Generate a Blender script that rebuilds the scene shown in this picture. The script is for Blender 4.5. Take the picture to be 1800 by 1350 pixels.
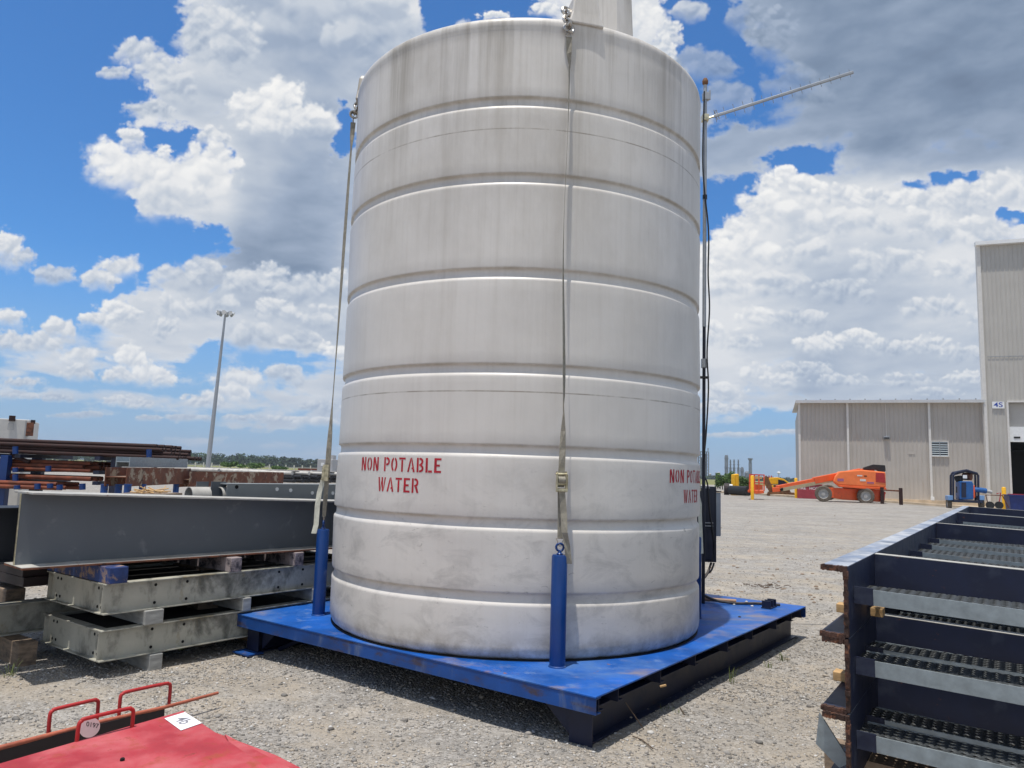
import bpy, bmesh, math, random
import numpy as np
from mathutils import Vector, Matrix
rnd = random.Random(7)
R_ = math.radians
S = bpy.context.scene
for o in list(bpy.data.objects): bpy.data.objects.remove(o)
C = S.collection

# ------------------------------------------------------------ camera
F, PITCH, ROLL, H = 1323.0, 6.66, 1.72, 1.7
cf = Vector((0, math.cos(R_(PITCH)), math.sin(R_(PITCH))))
c0 = Vector((1, 0, 0)); u0 = c0.cross(cf)
crt = c0*math.cos(R_(ROLL)) + u0*math.sin(R_(ROLL))
cup = -c0*math.sin(R_(ROLL)) + u0*math.cos(R_(ROLL))
def ray(x, y): return cf + crt*((x-900)/F) + cup*((675-y)/F)
def at(x, y, Y):
    d = ray(x, y); return Vector((0, 0, H)) + d*(Y/d.y)
def atz(x, y, z):
    d = ray(x, y); return Vector((0, 0, H)) + d*((z-H)/d.z)
cam = bpy.data.cameras.new('camera'); camo = bpy.data.objects.new('camera', cam); C.objects.link(camo)
cam.sensor_width = 36; cam.lens = 36*F/1800; cam.clip_end = 12000; cam.clip_start = .05
camo.matrix_world = Matrix((( crt.x, cup.x, -cf.x, 0), (crt.y, cup.y, -cf.y, 0), (crt.z, cup.z, -cf.z, H), (0, 0, 0, 1)))
S.camera = camo
S.view_settings.view_transform = 'Standard'; S.view_settings.look = 'None'
S.view_settings.exposure = -0.06; S.view_settings.gamma = 1; S.view_settings.use_curve_mapping = False

# ------------------------------------------------------------ sun
SUN = Vector((-.100, -.160, .98)).normalized()
sl = bpy.data.lights.new('sun', 'SUN'); sl.energy = 4.3; sl.angle = R_(.5); sl.color = (1, .95, .88)
so = bpy.data.objects.new('sun', sl); C.objects.link(so)
so.rotation_euler = SUN.to_track_quat('Z', 'Y').to_euler()

# ------------------------------------------------------------ node helpers
class NT:
    def __init__(s, tree): s.t = tree; s.n = tree.nodes; s.l = tree.links
    def add(s, kind, **k):
        n = s.n.new(kind)
        for a, b in k.items(): setattr(n, a, b)
        return n
    def put(s, sock, v):
        if isinstance(v, bpy.types.NodeSocket): s.l.new(v, sock)
        elif v is not None: sock.default_value = v
    def m(s, op, a, b=None, c=None, clamp=False):
        n = s.add('ShaderNodeMath', operation=op, use_clamp=clamp)
        s.put(n.inputs[0], a); s.put(n.inputs[1], b)
        if c is not None: s.put(n.inputs[2], c)
        return n.outputs[0]
    def v(s, op, a, b=None):
        n = s.add('ShaderNodeVectorMath', operation=op)
        s.put(n.inputs[0], a)
        if b is not None: s.put(n.inputs[3 if op == 'SCALE' else 1], b)
        return n.outputs['Value' if op in ('LENGTH', 'DOT_PRODUCT') else 'Vector']
    def mix(s, f, a, b, typ='RGBA', blend='MIX'):
        n = s.add('ShaderNodeMix', data_type=typ)
        if typ == 'RGBA': n.blend_type = blend
        i = {'RGBA': (6, 7, 2), 'FLOAT': (2, 3, 0)}[typ]
        s.put(n.inputs[0], f)
        for k, q in ((i[0], a), (i[1], b)):
            if typ == 'RGBA' and isinstance(q, (tuple, list)): q = (*q[:3], 1)
            s.put(n.inputs[k], q)
        return n.outputs[i[2]]
    def mr(s, x, a, b, c=0, d=1, kind='LINEAR'):
        n = s.add('ShaderNodeMapRange', interpolation_type=kind)
        for i, q in enumerate((x, a, b, c, d)): s.put(n.inputs[i], q)
        return n.outputs[0]
    def noise(s, vec, scale, det=4, rough=.55, dist=0):
        n = s.add('ShaderNodeTexNoise'); s.put(n.inputs['Vector'], vec)
        n.inputs['Scale'].default_value = scale; n.inputs['Detail'].default_value = det
        n.inputs['Roughness'].default_value = rough; n.inputs['Distortion'].default_value = dist
        return n.outputs['Fac']
    def voro(s, vec, scale, det=0, rough=.5, feature='F1'):
        n = s.add('ShaderNodeTexVoronoi', feature=feature); s.put(n.inputs['Vector'], vec)
        n.inputs['Scale'].default_value = scale
        if det: n.inputs['Detail'].default_value = det; n.inputs['Roughness'].default_value = rough
        return n
    def scl(s, vec, v3):
        return s.v('MULTIPLY', vec, v3)

# ------------------------------------------------------------ world: daylight sky with cumulus
W = bpy.data.worlds.new('World'); S.world = W; W.use_nodes = True
w = NT(W.node_tree); w.n.clear()
out = w.add('ShaderNodeOutputWorld'); bg = w.add('ShaderNodeBackground'); bg.inputs['Strength'].default_value = .1
w.l.new(bg.outputs[0], out.inputs[0])
sky = w.add('ShaderNodeTexSky', sky_type='NISHITA'); sky.sun_disc = False
sky.sun_elevation = R_(79); sky.sun_rotation = R_(212); sky.air_density = 1.0; sky.dust_density = .6; sky.ozone_density = 2.0
tc = w.add('ShaderNodeTexCoord').outputs['Generated']
D = w.v('NORMALIZE', tc)
SKYTINT = (.52, 1.04, 1.55)
def sm(x, a, b):
    t = np.clip((x-a)/(b-a), 0, 1); return t*t*(3-2*t)
# ---- cloud field (numpy), runs inside scene.py too
def perlin(x, y, seed):
    rs = np.random.RandomState(seed); Tn = 256
    ang = rs.rand(Tn, Tn).astype(np.float32)*6.2832; gxx, gyy = np.cos(ang), np.sin(ang)
    xi = np.floor(x).astype(np.int32); yi = np.floor(y).astype(np.int32); fx = (x-xi).astype(np.float32); fy = (y-yi).astype(np.float32)
    u = fx*fx*fx*(fx*(fx*6-15)+10); v = fy*fy*fy*(fy*(fy*6-15)+10); xi &= 255; yi &= 255; x1 = (xi+1) & 255; y1 = (yi+1) & 255
    def g(a, b, dx, dy): return gxx[b, a]*dx+gyy[b, a]*dy
    a = g(xi, yi, fx, fy); b = g(x1, yi, fx-1, fy); c = g(xi, y1, fx, fy-1); d = g(x1, y1, fx-1, fy-1)
    return (a+(b-a)*u+((c+(d-c)*u)-(a+(b-a)*u))*v)*1.5
def fbm(x, y, seed, n, rough=.5, billow=False):
    s = 0; am = 1; tot = 0
    for i in range(n):
        p = perlin(x*2**i*1.03+i*17.3, y*2**i*1.03+i*9.1, seed+i)
        s = s+am*(np.abs(p)*2-.45 if billow else p); tot += am; am *= rough
    return s/tot
COV = ["112678875798266999", "127799999977777589", "036599879999899998", "039999999998578889", "422379999999799999", "466667779999999999", "666666677777898999", "455555566666666666"]
COV = ["1 1 2 7 9 9 8 5 5 6 9 8 1 7 9 9 9 9", "0 0 6 7 9 9 8 8 8 8 8 7 4 5 9 9 9 9", "0 2 6 5 9 9 8 8 8 8 8 8 9 7 6 9 7 8", "0 3 9 9 9 9 8 8 8 8 8 7 4 8 8 7 8 9", "4 1 1 7 9 9 8 8 8 8 8 8 7 9 9 9 9 7", "3 5 8 8 8 8 8 8 8 8 8 8 9 9 9 9 9 9", "6 6 6 6 7 7 7 7 7 7 7 7 7 7 8 8 8 8", "4 5 5 5 5 5 5 5 5 5 5 5 5 5 6 6 6 6"]
TON = ["8 8 8 7 5 5 7 8 8 8 9 8 5 4 3 3 3 3", "8 8 8 6 6 5 6 7 7 7 7 5 4 4 3 3 2 3", "8 8 9 8 6 5 6 6 6 6 6 5 4 4 4 3 4 4", "8 9 9 8 5 4 5 6 6 6 6 5 5 8 8 8 7 7", "7 8 6 5 3 3 6 6 6 6 6 6 9 9 7 7 8 8", "7 7 7 7 7 6 6 6 6 6 6 6 9 7 6 6 7 7", "7 7 7 7 7 7 6 6 6 6 6 6 8 7 5 6 6 6", "6 6 6 6 6 6 6 6 6 6 6 6 6 6 6 6 6 6"]
def gridval(rows, px, py):
    g = np.array([[float(c) for c in r.split()] for r in rows], np.float32)/9
    x = np.clip((px-50)/100, 0, g.shape[1]-1.001); y = np.clip((py-50)/100, 0, g.shape[0]-1.001)
    xi, yi = x.astype(int), y.astype(int); fx, fy = x-xi, y-yi; fx = fx*fx*(3-2*fx); fy = fy*fy*(3-2*fy)
    return (g[yi, xi]*(1-fx)+g[yi, xi+1]*fx)*(1-fy)+(g[yi+1, xi]*(1-fx)+g[yi+1, xi+1]*fx)*fy
BL = [(240, 95, 50, 30, .35), (290, 130, 60, 34, .4), (250, 200, 60, 22, .25), (330, 255, 62, 38, -1.0), (255, 222, 70, 18, -.2), (150, 60, 130, 90, -.8),
 (590, 225, 18, 44, -1.1), (100, 330, 120, 140, -.9), (200, 440, 150, 28, -1.1), (110, 200, 60, 90, -.9), (20, 445, 38, 45, .4), (95, 480, 48, 18, .35),
 (120, 525, 70, 26, -1.0), (60, 545, 40, 14, -.5), (360, 610, 40, 16, -.3), (150, 680, 120, 16, -.4), (330, 655, 40, 40, -.3), (480, 640, 60, 30, -.35), (70, 740, 90, 14, -.5), (300, 755, 160, 14, -.5),
 (860, 15, 60, 20, -.9), (755, 20, 26, 44, -1.2), (1235, 55, 60, 56, -.9), (1290, 110, 34, 60, -1.0), (1330, 150, 26, 20, -.6), (1200, 110, 34, 40, .3),
 (1395, 278, 50, 24, -1.2), (1600, 322, 24, 10, -.5), (1690, 316, 50, 16, -.9), (1265, 350, 60, 30, -1.1), (1235, 400, 34, 26, -1.0), (1250, 215, 18, 20, -.5), (1790, 400, 26, 16, -1.2), (1640, 440, 20, 8, -.4),
 (1320, 775, 100, 26, -.6), (1380, 735, 60, 14, -.4)]
HD = [(350,55,46,60,.72),(410,70,50,70,.74),(560,50,120,90,.62),(660,60,90,80,.66),(240,92,50,26,.74),(275,120,50,26,.76),(310,150,46,34,.72),(205,128,34,12,.7),(265,192,46,16,.66),(440,190,40,34,.95),(488,172,46,42,1.0),(545,210,46,32,.92),(480,215,60,30,.9),
 (190,282,48,40,.97),(232,242,26,24,.85),(288,268,18,18,.92),(255,305,80,40,.95),(375,290,46,44,.9),(340,318,80,44,.95),(300,350,70,40,.82),(370,240,30,24,.8),
 (10,438,30,36,.85),(45,455,26,18,.7),(95,484,46,18,.66),(208,472,44,26,.86),(170,492,34,20,.8),(300,490,50,28,.74),(350,478,46,26,.74),(430,495,60,30,.78),(520,510,60,34,.76),(590,500,40,30,.8),(470,480,40,22,.75),
 (100,580,32,26,.86),(22,562,30,22,.86),(60,604,46,22,.8),(10,600,30,24,.8),(205,545,40,20,.92),(172,562,36,18,.9),(225,555,30,16,.85),(300,540,40,24,.82),(290,575,26,26,.8),(380,540,50,30,.74),(480,545,46,24,.8),(560,560,40,26,.78),(440,590,50,26,.72),(530,600,40,22,.74),
 (150,632,40,24,.86),(135,655,34,16,.8),(232,632,28,30,.97),(258,658,34,22,.97),(285,666,22,20,.92),(205,660,34,16,.88),(425,668,36,26,.9),(405,695,50,22,.92),(360,705,36,14,.84),(500,660,36,22,.74),(593,620,24,18,1.0),(570,612,16,14,.9),
 (215,705,44,12,.84),(250,712,30,8,.8),(35,672,34,10,.76),(25,695,40,9,.74),(100,700,36,8,.7),(490,738,60,8,.8),(560,742,60,9,.84),(430,735,40,8,.74),(330,735,50,7,.7),(140,730,60,7,.66),(260,735,30,6,.72),(560,715,40,14,.72),
 (1055,22,60,34,1.0),(1130,40,50,44,.95),(1165,90,26,44,.84),(1180,60,22,30,.8),(870,28,30,10,.92),(960,15,30,14,.9),(1212,18,34,20,.66),(1240,115,60,30,.46),(1280,170,50,34,.46),(1360,60,40,60,.42),(1320,30,40,30,.46),(1400,150,60,40,.40),
 (1382,306,30,18,1.0),(1350,322,26,18,.94),(1415,330,40,24,.92),(1480,345,50,24,.88),(1550,350,50,22,.86),(1620,352,50,24,.88),(1700,345,60,30,.86),(1775,330,50,36,.9),(1340,365,44,34,.92),(1300,410,40,30,.94),(1400,385,70,36,.88),(1500,390,70,34,.82),(1262,440,34,28,1.0),(1238,470,26,28,.98),(1320,450,60,36,.9),(1420,440,60,30,.82),(1640,400,70,34,.84),(1740,410,60,30,.84),
 (1280,500,50,36,.9),(1370,500,60,30,.78),(1560,460,80,30,.8),(1700,480,60,26,.82),(1480,510,60,26,.7),(1325,555,36,22,.96),(1250,585,34,26,.88),(1300,600,36,20,.84),(1400,560,60,22,.74),(1640,540,70,24,.78),(1740,560,50,26,.8),(1440,605,40,22,.92),(1500,592,50,18,.9),(1560,610,50,18,.78),(1640,605,44,18,.84),(1700,620,50,18,.76),
 (1330,655,36,20,.9),(1370,670,36,18,.86),(1270,690,40,20,.86),(1250,715,30,14,.84),(1300,720,34,12,.8),(1420,650,50,16,.74),(1480,670,50,14,.76),(1600,670,50,14,.74),(1700,665,44,16,.84),(1650,690,50,10,.74),(1290,765,60,6,.74),(1380,760,50,6,.7)]
def skyimg(az0, az1, el0, el1, Wd_, Hd_, extra=0):
    az = np.linspace(az0, az1, Wd_, dtype=np.float32)[None, :].repeat(Hd_, 0); el = np.linspace(el0, el1, Hd_, dtype=np.float32)[:, None].repeat(Wd_, 1)
    d = np.stack([np.cos(el)*np.sin(az), np.cos(el)*np.cos(az), np.sin(el)], -1)
    z = d@np.array(cf, np.float32); zz_ = np.maximum(z, .05)
    px = 900+F*(d@np.array(crt, np.float32))/zz_; py = 675-F*(d@np.array(cup, np.float32))/zz_
    front = sm(z, .45, .70); e = np.maximum(el, .0)
    ly = 1.55*np.power(e+.02, .66); lx = az*.9
    X_, Y_ = lx*2.2+7, ly*2.6+3
    wx = fbm(X_*1.9, Y_*1.9, 11, 6, .55); wy = fbm(X_*1.9+31, Y_*1.9, 21, 6, .55)
    bi = fbm(X_*4.2+wx*.5, Y_*4.2+wy*.5, 41, 8, .55, True); fb = fbm(X_*3.0+wx*.5, Y_*3.6, 61, 8, .6)
    qx = px+wx*80; qy = py+wy*60
    m_ = gridval(COV, qx, qy); tn = gridval(TON, px+wx*90, py+wy*70)
    w3 = fbm(px/46, py/38, 501, 6, .6); w4 = fbm(px/46+40, py/38, 511, 6, .6)
    for (a, b, rx, ry, wt) in BL:
        m_ = m_+wt*np.exp(-(((qx+w3*rx*1.1-a)/rx)**2+((qy+w4*ry*1.1-b)/ry)**2)*.9)
    gen = np.clip(.74+1.0*fbm(X_*.55, Y_*.55, 77, 3), 0, 1); tg_ = np.clip(.66+.6*fbm(X_*.5+9, Y_*.5, 99, 2), .2, .95)  # cloud cover out of view thickened to whiten the ambient light
    m_ = m_*front+gen*(1-front); tn = tn*front+tg_*(1-front)
    D_ = (np.minimum(m_, 1.1)-.52)*1.3+.42*bi+.42*fb
    A = sm(D_, -.06, .30)
    bl_ = fbm(X_*2.4, Y_*3.4, 141, 5, .5, True)-fbm(X_*2.4-.03, Y_*3.4+.14, 141, 5, .5, True)
    L_ = .44+(tn-.5)*.95+.15*fb-.08*np.clip(D_, 0, 1)+.05*bi+.16*(1-np.clip(D_*3, 0, 1))+np.clip(bl_*.15, -.07, .07)
    L_ = np.minimum(L_, .80)
    dxp = az[0, 1]-az[0, 0]
    rs = np.random.RandomState(5)
    heads = [(a, b, rx, ry, br, 1) for a, b, rx, ry, br in HD]
    for k in range(extra):   # rest of the sky and small far cumulus, placed by azimuth/elevation
        pass
    heads.sort(key=lambda h: h[1])
    for n_, (a, b, rx, ry, br, _) in enumerate(heads):
        if (px.shape[0] < 500 and rx < 40): continue
        dd = np.array(cf)+np.array(crt)*(a-900)/F+np.array(cup)*(675-b)/F; dd /= np.linalg.norm(dd); ha, he = math.atan2(dd[0], dd[1]), math.asin(dd[2])
        R = 1.9/F
        i0, i1 = np.searchsorted(az[0], [ha-rx*R*1.25, ha+rx*R*1.25]); j0, j1 = np.searchsorted(el[:, 0], [he-ry*R*1.7-.01, he+ry*R*1.3+.01])
        if i1-i0 < 4 or j1-j0 < 4: continue
        W = (slice(j0, j1), slice(i0, i1)); X, Y = px[W], py[W]; s = max(min(rx, ry*1.6), rx*.5)
        nb_ = fbm(X/s*1.15+n_*3.7, Y/s*1.35+n_*1.9, 200+n_ % 17, 6, .56, True)
        nl_ = fbm(X/s*.95+n_*3.7, Y/s*1.15+n_*1.9, 400+n_ % 17, 4, .42, True); nb_up = fbm((X-s*.09)/s*.95+n_*3.7, (Y-s*.20)/s*1.15+n_*1.9, 400+n_ % 17, 4, .42, True)
        nw = fbm(X/s*.8+n_*1.3, Y/s*.8, 300+n_ % 13, 4, .55)
        u = (X-a)/rx+nw*.6; v = (Y-b)/ry+nw*.35
        vv = np.where(v > 0, v*.62, v); h = 1.02-np.sqrt(u*u+vv*vv)+.30*nb_+.30*nl_
        al = sm(h, .0, .03+.34*min(1, 34/s+.35))*(1-sm(v+nw*.5, .0, 1.25))*min(1, .5+br*.6)
        sh = np.clip((nl_-nb_up)*.42, -.16, .16)+.10*nl_+.07*nb_
        li = br*.97-.20*sm(v, -.5, 1.2)+sh*.62-.10*np.clip(h-.3, 0, 1)-.04+nw*.06
        L_[W] = L_[W]*(1-al)+np.clip(li, 0, 1)*al; A[W] = np.maximum(A[W], al*(1 if br > .5 else .9)+(1-al)*A[W])
    L_ = np.clip(L_, 0, 1)
    hz_ = np.exp(-np.maximum(el, 0)/.075)[..., None]
    col = tone(L_)*(1-.60*hz_)+np.array([.36, .49, .68], np.float32)*.60*hz_
    A = A*sm(el, -.005, .035)
    return np.concatenate([col, A[..., None]], -1).astype(np.float32)
def tone(L_):
    xs = [0, .2, .4, .6, .8, 1]
    c = np.array([(.145, .20, .30), (.22, .295, .42), (.36, .44, .575), (.56, .62, .71), (.79, .81, .84), (.97, .965, .95)])
    return np.stack([np.interp(L_, xs, c[:, k]) for k in range(3)], -1).astype(np.float32)

def cloud_node(name, az0, az1, el0, el1, Wd_, Hd_):
    a_ = skyimg(az0, az1, el0, el1, Wd_, Hd_)
    im = bpy.data.images.new(name, Wd_, Hd_, alpha=True, float_buffer=True); im.colorspace_settings.name = 'Non-Color'; im.alpha_mode = 'CHANNEL_PACKED'
    im.pixels.foreach_set(np.ascontiguousarray(a_).ravel()); im.pack()
    t = w.add('ShaderNodeTexImage'); t.image = im; t.extension = 'EXTEND'; t.interpolation = 'Linear'
    cbn = w.add('ShaderNodeCombineXYZ')
    w.put(cbn.inputs[0], w.mr(az, az0, az1)); w.put(cbn.inputs[1], w.mr(el, el0, el1)); w.l.new(cbn.outputs[0], t.inputs[0])
    return t
sx = w.add('ShaderNodeSeparateXYZ'); w.l.new(D, sx.inputs[0])
az = w.m('ARCTAN2', sx.outputs[0], sx.outputs[1]); el = w.m('ARCSINE', sx.outputs[2])
near = cloud_node('clouds_ahead', -.80, .80, -.02, .95, 2000, 1200); allr = cloud_node('clouds_all_round', -math.pi, math.pi, -.02, math.pi/2, 1400, 360)
k = w.m('MULTIPLY', w.mr(w.m('ABSOLUTE', az), .74, .79, 1, 0), w.mr(el, .88, .94, 1, 0))
ccol = w.mix(k, allr.outputs[0], near.outputs[0]); cal = w.mix(k, allr.outputs[1], near.outputs[1], 'FLOAT')
skyc = w.scl(sky.outputs[0], SKYTINT)
hz = w.mr(el, .0, .26, .78, 0, 'SMOOTHSTEP')
skyh = w.mix(hz, skyc, (3.3, 4.7, 7.0))
w.l.new(w.mix(cal, skyh, w.v('SCALE', ccol, 10.0)), bg.inputs['Color'])

# ------------------------------------------------------------ materials
def material(name, col, rough=.6, metal=0.0, var=.12, vs=5.0, bump=0.0, bs=60.0, stains=(), spec=.5, stretch=(1, 1, 1), sheen=None):
    m = bpy.data.materials.new(name); m.use_nodes = True; q = NT(m.node_tree)
    b = q.n['Principled BSDF']; co = q.add('ShaderNodeTexCoord').outputs['Object']
    sc = q.scl(co, stretch)
    n = q.noise(sc, vs, 5, .6)
    lo = tuple(max(0, c*(1-var*1.6)) for c in col); hi = tuple(min(1, c*(1+var*1.6)) for c in col)
    c = q.mix(q.mr(n, .25, .75, 0, 1), lo, hi)
    rr = q.mr(n, .2, .8, max(0, rough-.1), min(1, rough+.1))
    for (scol, ss, a, bb, st) in stains:
        k = q.mr(q.noise(q.scl(co, st), ss, 7, .65, .3), a, bb, 0, 1)
        c = q.mix(k, c, scol); rr = q.mix(k, rr, .85, 'FLOAT')
    q.put(b.inputs['Base Color'], c); q.put(b.inputs['Roughness'], rr)
    b.inputs['Metallic'].default_value = metal; b.inputs['Specular IOR Level'].default_value = spec
    if bump:
        bn = q.add('ShaderNodeBump'); bn.inputs['Strength'].default_value = bump; bn.inputs['Distance'].default_value = .004
        q.put(bn.inputs['Height'], q.noise(co, bs, 5, .6)); q.l.new(bn.outputs[0], b.inputs['Normal'])
    return m
RUST = (.22, .075, .03)
U1 = (1, 1, 1)
blue = material('blue_paint', (.004, .085, .37), .48, var=.28, vs=2.2, bump=.25, stains=[((.05, .14, .36), 1.6, .5, .72, U1), ((.22, .19, .20), 1.5, .55, .72, (1, 1.6, 1)), ((.20, .07, .03), 6, .66, .69, U1), ((.20, .13, .11), 3.5, .66, .8, U1), ((.12, .2, .38), 5, .58, .75, U1), ((.16, .06, .03), 9, .68, .74, U1)])
bluep = material('blue_post_paint', (.002, .036, .17), .34, var=.08, vs=4, bump=.2, bs=25)
bluerail = material('worn_blue_paint', (.004, .058, .25), .5, var=.3, vs=2.5, bump=.15, stains=[((.055, .045, .07), 2.6, .54, .64, (1, 1, 3)), ((.10, .05, .035), 7, .66, .71, (1, 1, 3)), ((.10, .14, .24), 7, .57, .7, (1, 1, .3)), ((.5, .5, .5), 30, .78, .8, U1)])
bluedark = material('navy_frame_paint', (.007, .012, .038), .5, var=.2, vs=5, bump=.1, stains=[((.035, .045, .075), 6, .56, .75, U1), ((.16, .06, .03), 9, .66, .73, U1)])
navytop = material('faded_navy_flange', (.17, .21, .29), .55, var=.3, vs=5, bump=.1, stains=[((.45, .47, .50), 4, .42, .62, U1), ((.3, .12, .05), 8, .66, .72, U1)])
rusty = material('rusted_steel', (.17, .065, .035), .85, var=.4, vs=8, bump=.8, bs=50, stains=[((.07, .03, .02), 12, .5, .62, U1), ((.35, .2, .12), 9, .62, .75, U1)])
rustcut = material('torch_cut_rust', (.06, .03, .022), .9, var=.5, vs=20, bump=1, bs=90, stains=[((.2, .08, .04), 18, .52, .62, U1)])
darkrust = material('dark_rusty_pipe', (.030, .010, .008), .8, var=.3, vs=6)
orangerust = material('orange_rusty_pipe', (.17, .045, .02), .8, var=.35, vs=5, stains=[((.12, .04, .02), 3, .5, .65, U1)])
rustpaint = material('rust_flaking_paint', (.14, .05, .026), .85, var=.3, vs=3, stains=[((.33, .27, .2), 2.2, .54, .6, (1, 1, 1.5)), ((.05, .02, .012), 5, .55, .7, U1)])
galv = material('galvanised_steel', (.29, .335, .355), .5, .25, var=.15, vs=18, bump=.1, stains=[((.42, .33, .24), 5, .66, .75, U1)])
galvd = material('shade_dark_galvanised_plank', (.05, .056, .06), .6, .2, var=.2, vs=14)  # galvanised colour darkened for the backlit, shaded look of the planks
primer = material('grey_primed_steel', (.115, .13, .145), .6, var=.07, vs=1.5, bump=.1, stains=[((.19, .2, .21), 6, .6, .7, (1, 1, 1))])
darkg = material('shade_dark_girder', (.022, .025, .032), .6, var=.2, vs=2)  # near-black tone paints deep shade onto the grey girders
primer2 = material('light_grey_primer', (.22, .24, .245), .6, var=.07, vs=1.5)
primertop = material('dusty_flange', (.42, .41, .38), .7, var=.15, vs=6, stains=[((.30, .27, .22), 5, .55, .7, U1), ((.2, .08, .04), 7, .66, .7, U1)])
framep = material('grey_green_steel', (.42, .41, .345), .65, var=.15, vs=3, bump=.1, stains=[((.03, .032, .027), 1.9, .53, .68, (1, 1, .8)), ((.12, .12, .10), 5, .52, .7, (1, 1, .6)), ((.26, .2, .1), 4, .6, .72, (1, 1, .5))])
framel = material('pale_flange_edge', (.50, .49, .42), .65, var=.15, vs=5, stains=[((.2, .18, .13), 6, .6, .7, U1)])
black = material('black_rubber', (.012, .012, .013), .6, var=.3)
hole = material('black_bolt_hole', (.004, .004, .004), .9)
cabm = material('black_cabinet_paint', (.010, .012, .022), .35, var=.2)
wood = material('weathered_timber', (.23, .17, .12), .85, var=.3, vs=9, stretch=(1, 1, 4), bump=.6, stains=[((.05, .04, .035), 7, .55, .7, U1), ((.42, .36, .28), 12, .62, .75, U1)])
woodl = material('fresh_timber', (.50, .32, .15), .8, var=.25, vs=9, stretch=(1, 1, 5), bump=.3)
woodg = material('pale_grey_timber', (.33, .33, .31), .8, var=.2, vs=8, stretch=(1, 1, 5), bump=.3)
woodb = material('blue_splashed_timber', (.02, .045, .16), .7, var=.3, vs=9, bump=.5, stains=[((.32, .22, .16), 7, .52, .62, U1)])
woodp = material('mauve_splashed_timber', (.32, .27, .27), .8, var=.3, vs=9, bump=.5, stains=[((.05, .045, .06), 6, .52, .62, U1)])
strapm = material('khaki_webbing', (.27, .25, .20), .8, var=.2, vs=30, bump=.3, bs=300, stains=[((.2, .18, .12), 6, .55, .7, U1)])
strapl = material('clean_webbing_tail', (.60, .60, .50), .8, var=.1, vs=30, bump=.3, bs=300)
zinc = material('zinc_plated_hardware', (.55, .5, .34), .35, .8, var=.25, vs=30)
chrome = material('steel_chain', (.45, .42, .38), .3, .9, var=.3, vs=30)
alu = material('grey_aluminium', (.34, .36, .38), .45, .4, var=.1)
siding = material('beige_metal_siding', (.455, .42, .375), .55, var=.05, vs=.6, stains=[((.40, .30, .22), .35, .62, .85, (1, 1, .4))])
sidingt = material('beige_grey_siding', (.47, .45, .41), .55, var=.05, vs=.6)
trim = material('pale_trim', (.66, .64, .60), .5, var=.05)
white = material('white_panel', (.78, .79, .78), .5, var=.05)
concrete = material('tan_concrete', (.52, .42, .30), .9, var=.25, vs=1.2, bump=.4)
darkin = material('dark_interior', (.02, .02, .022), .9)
orange = material('orange_paint', (.80, .12, .025), .4, var=.1, vs=2, stains=[((.45, .10, .04), 3, .6, .8, U1)])
orangel = material('orange_hood', (.88, .20, .05), .38, var=.08, vs=2)
tan = material('tan_boom_side', (.40, .33, .20), .6, var=.15, vs=3)
tyre = material('dusty_tyre', (.13, .105, .08), .9, var=.3, vs=10, bump=.5)
rim = material('grey_wheel_rim', (.42, .41, .39), .5, .2, var=.15)
yellow = material('yellow_paint', (.85, .45, .01), .5, var=.1)
brown = material('brown_machinery', (.16, .07, .025), .7, var=.4, vs=6)
redbox = material('maroon_paint', (.34, .045, .06), .5, var=.1)
redm = material('red_painted_steel', (.40, .035, .048), .6, var=.2, vs=2.2, bump=.3, bs=30, stains=[((.50, .13, .14), 2.0, .44, .7, U1), ((.33, .06, .03), 5, .56, .7, U1), ((.22, .04, .03), 9, .62, .72, U1), ((.10, .04, .03), 35, .72, .76, U1)])
redh = material('red_painted_bar', (.40, .022, .022), .5, var=.15, vs=8, bump=.2)
redrust = material('red_rusty_bar', (.38, .10, .055), .7, var=.25, vs=6, bump=.4, stains=[((.5, .17, .1), 8, .5, .7, U1)])
paper = material('white_paper', (.82, .82, .86), .6, var=.03)
ink = material('grey_ink', (.22, .22, .25), .7)
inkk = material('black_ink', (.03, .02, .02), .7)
inkb = material('blue_sign_ink', (.02, .06, .35), .6)
pinktag = material('faded_tag', (.50, .33, .33), .6)
stencil = material('red_stencil_paint', (.42, .008, .02), .6, var=.22, vs=14, stains=[((.55, .12, .13), 40, .60, .72, U1)])
bluem = material('blue_machine_paint', (.012, .10, .32), .4, var=.15)
bluec = material('light_blue_fender', (.18, .34, .60), .5, var=.1)
dumpm = material('dark_blue_bin', (.012, .03, .16), .5, var=.15)
purple = material('dull_decal', (.35, .12, .22), .6)
steelblue = material('plant_steel', (.16, .18, .21), .6, var=.25, vs=.1)
plantw = material('plant_pale_steel', (.42, .42, .42), .6, var=.2, vs=.1)
white2 = material('rust_streaked_white', (.62, .60, .56), .6, var=.06, stains=[((.3, .16, .1), 2.0, .62, .74, (1, 1, .3))])
copper = material('brown_conduit', (.28, .17, .11), .5, var=.2, vs=8)
hosem = material('muddy_hose', (.06, .05, .045), .6, var=.5, vs=9)
pilew = material('bleached_pipe_tops', (.52, .50, .46), .8, var=.2, vs=1.5)
pileb = material('black_coated_pipe', (.012, .012, .014), .6, var=.3, vs=2, stains=[((.5, .5, .5), 2.5, .7, .74, U1)])
leafm = material('bush_leaves', (.065, .13, .02), .7, var=.4, vs=2)
leafd = material('woodland_leaves', (.028, .060, .020), .8, var=.45, vs=.04)
bark = material('bark', (.12, .09, .06), .9)
grassm = material('grass_blades', (.16, .2, .06), .7, var=.3)
twigm = material('dry_twig', (.10, .07, .05), .9)

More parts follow.
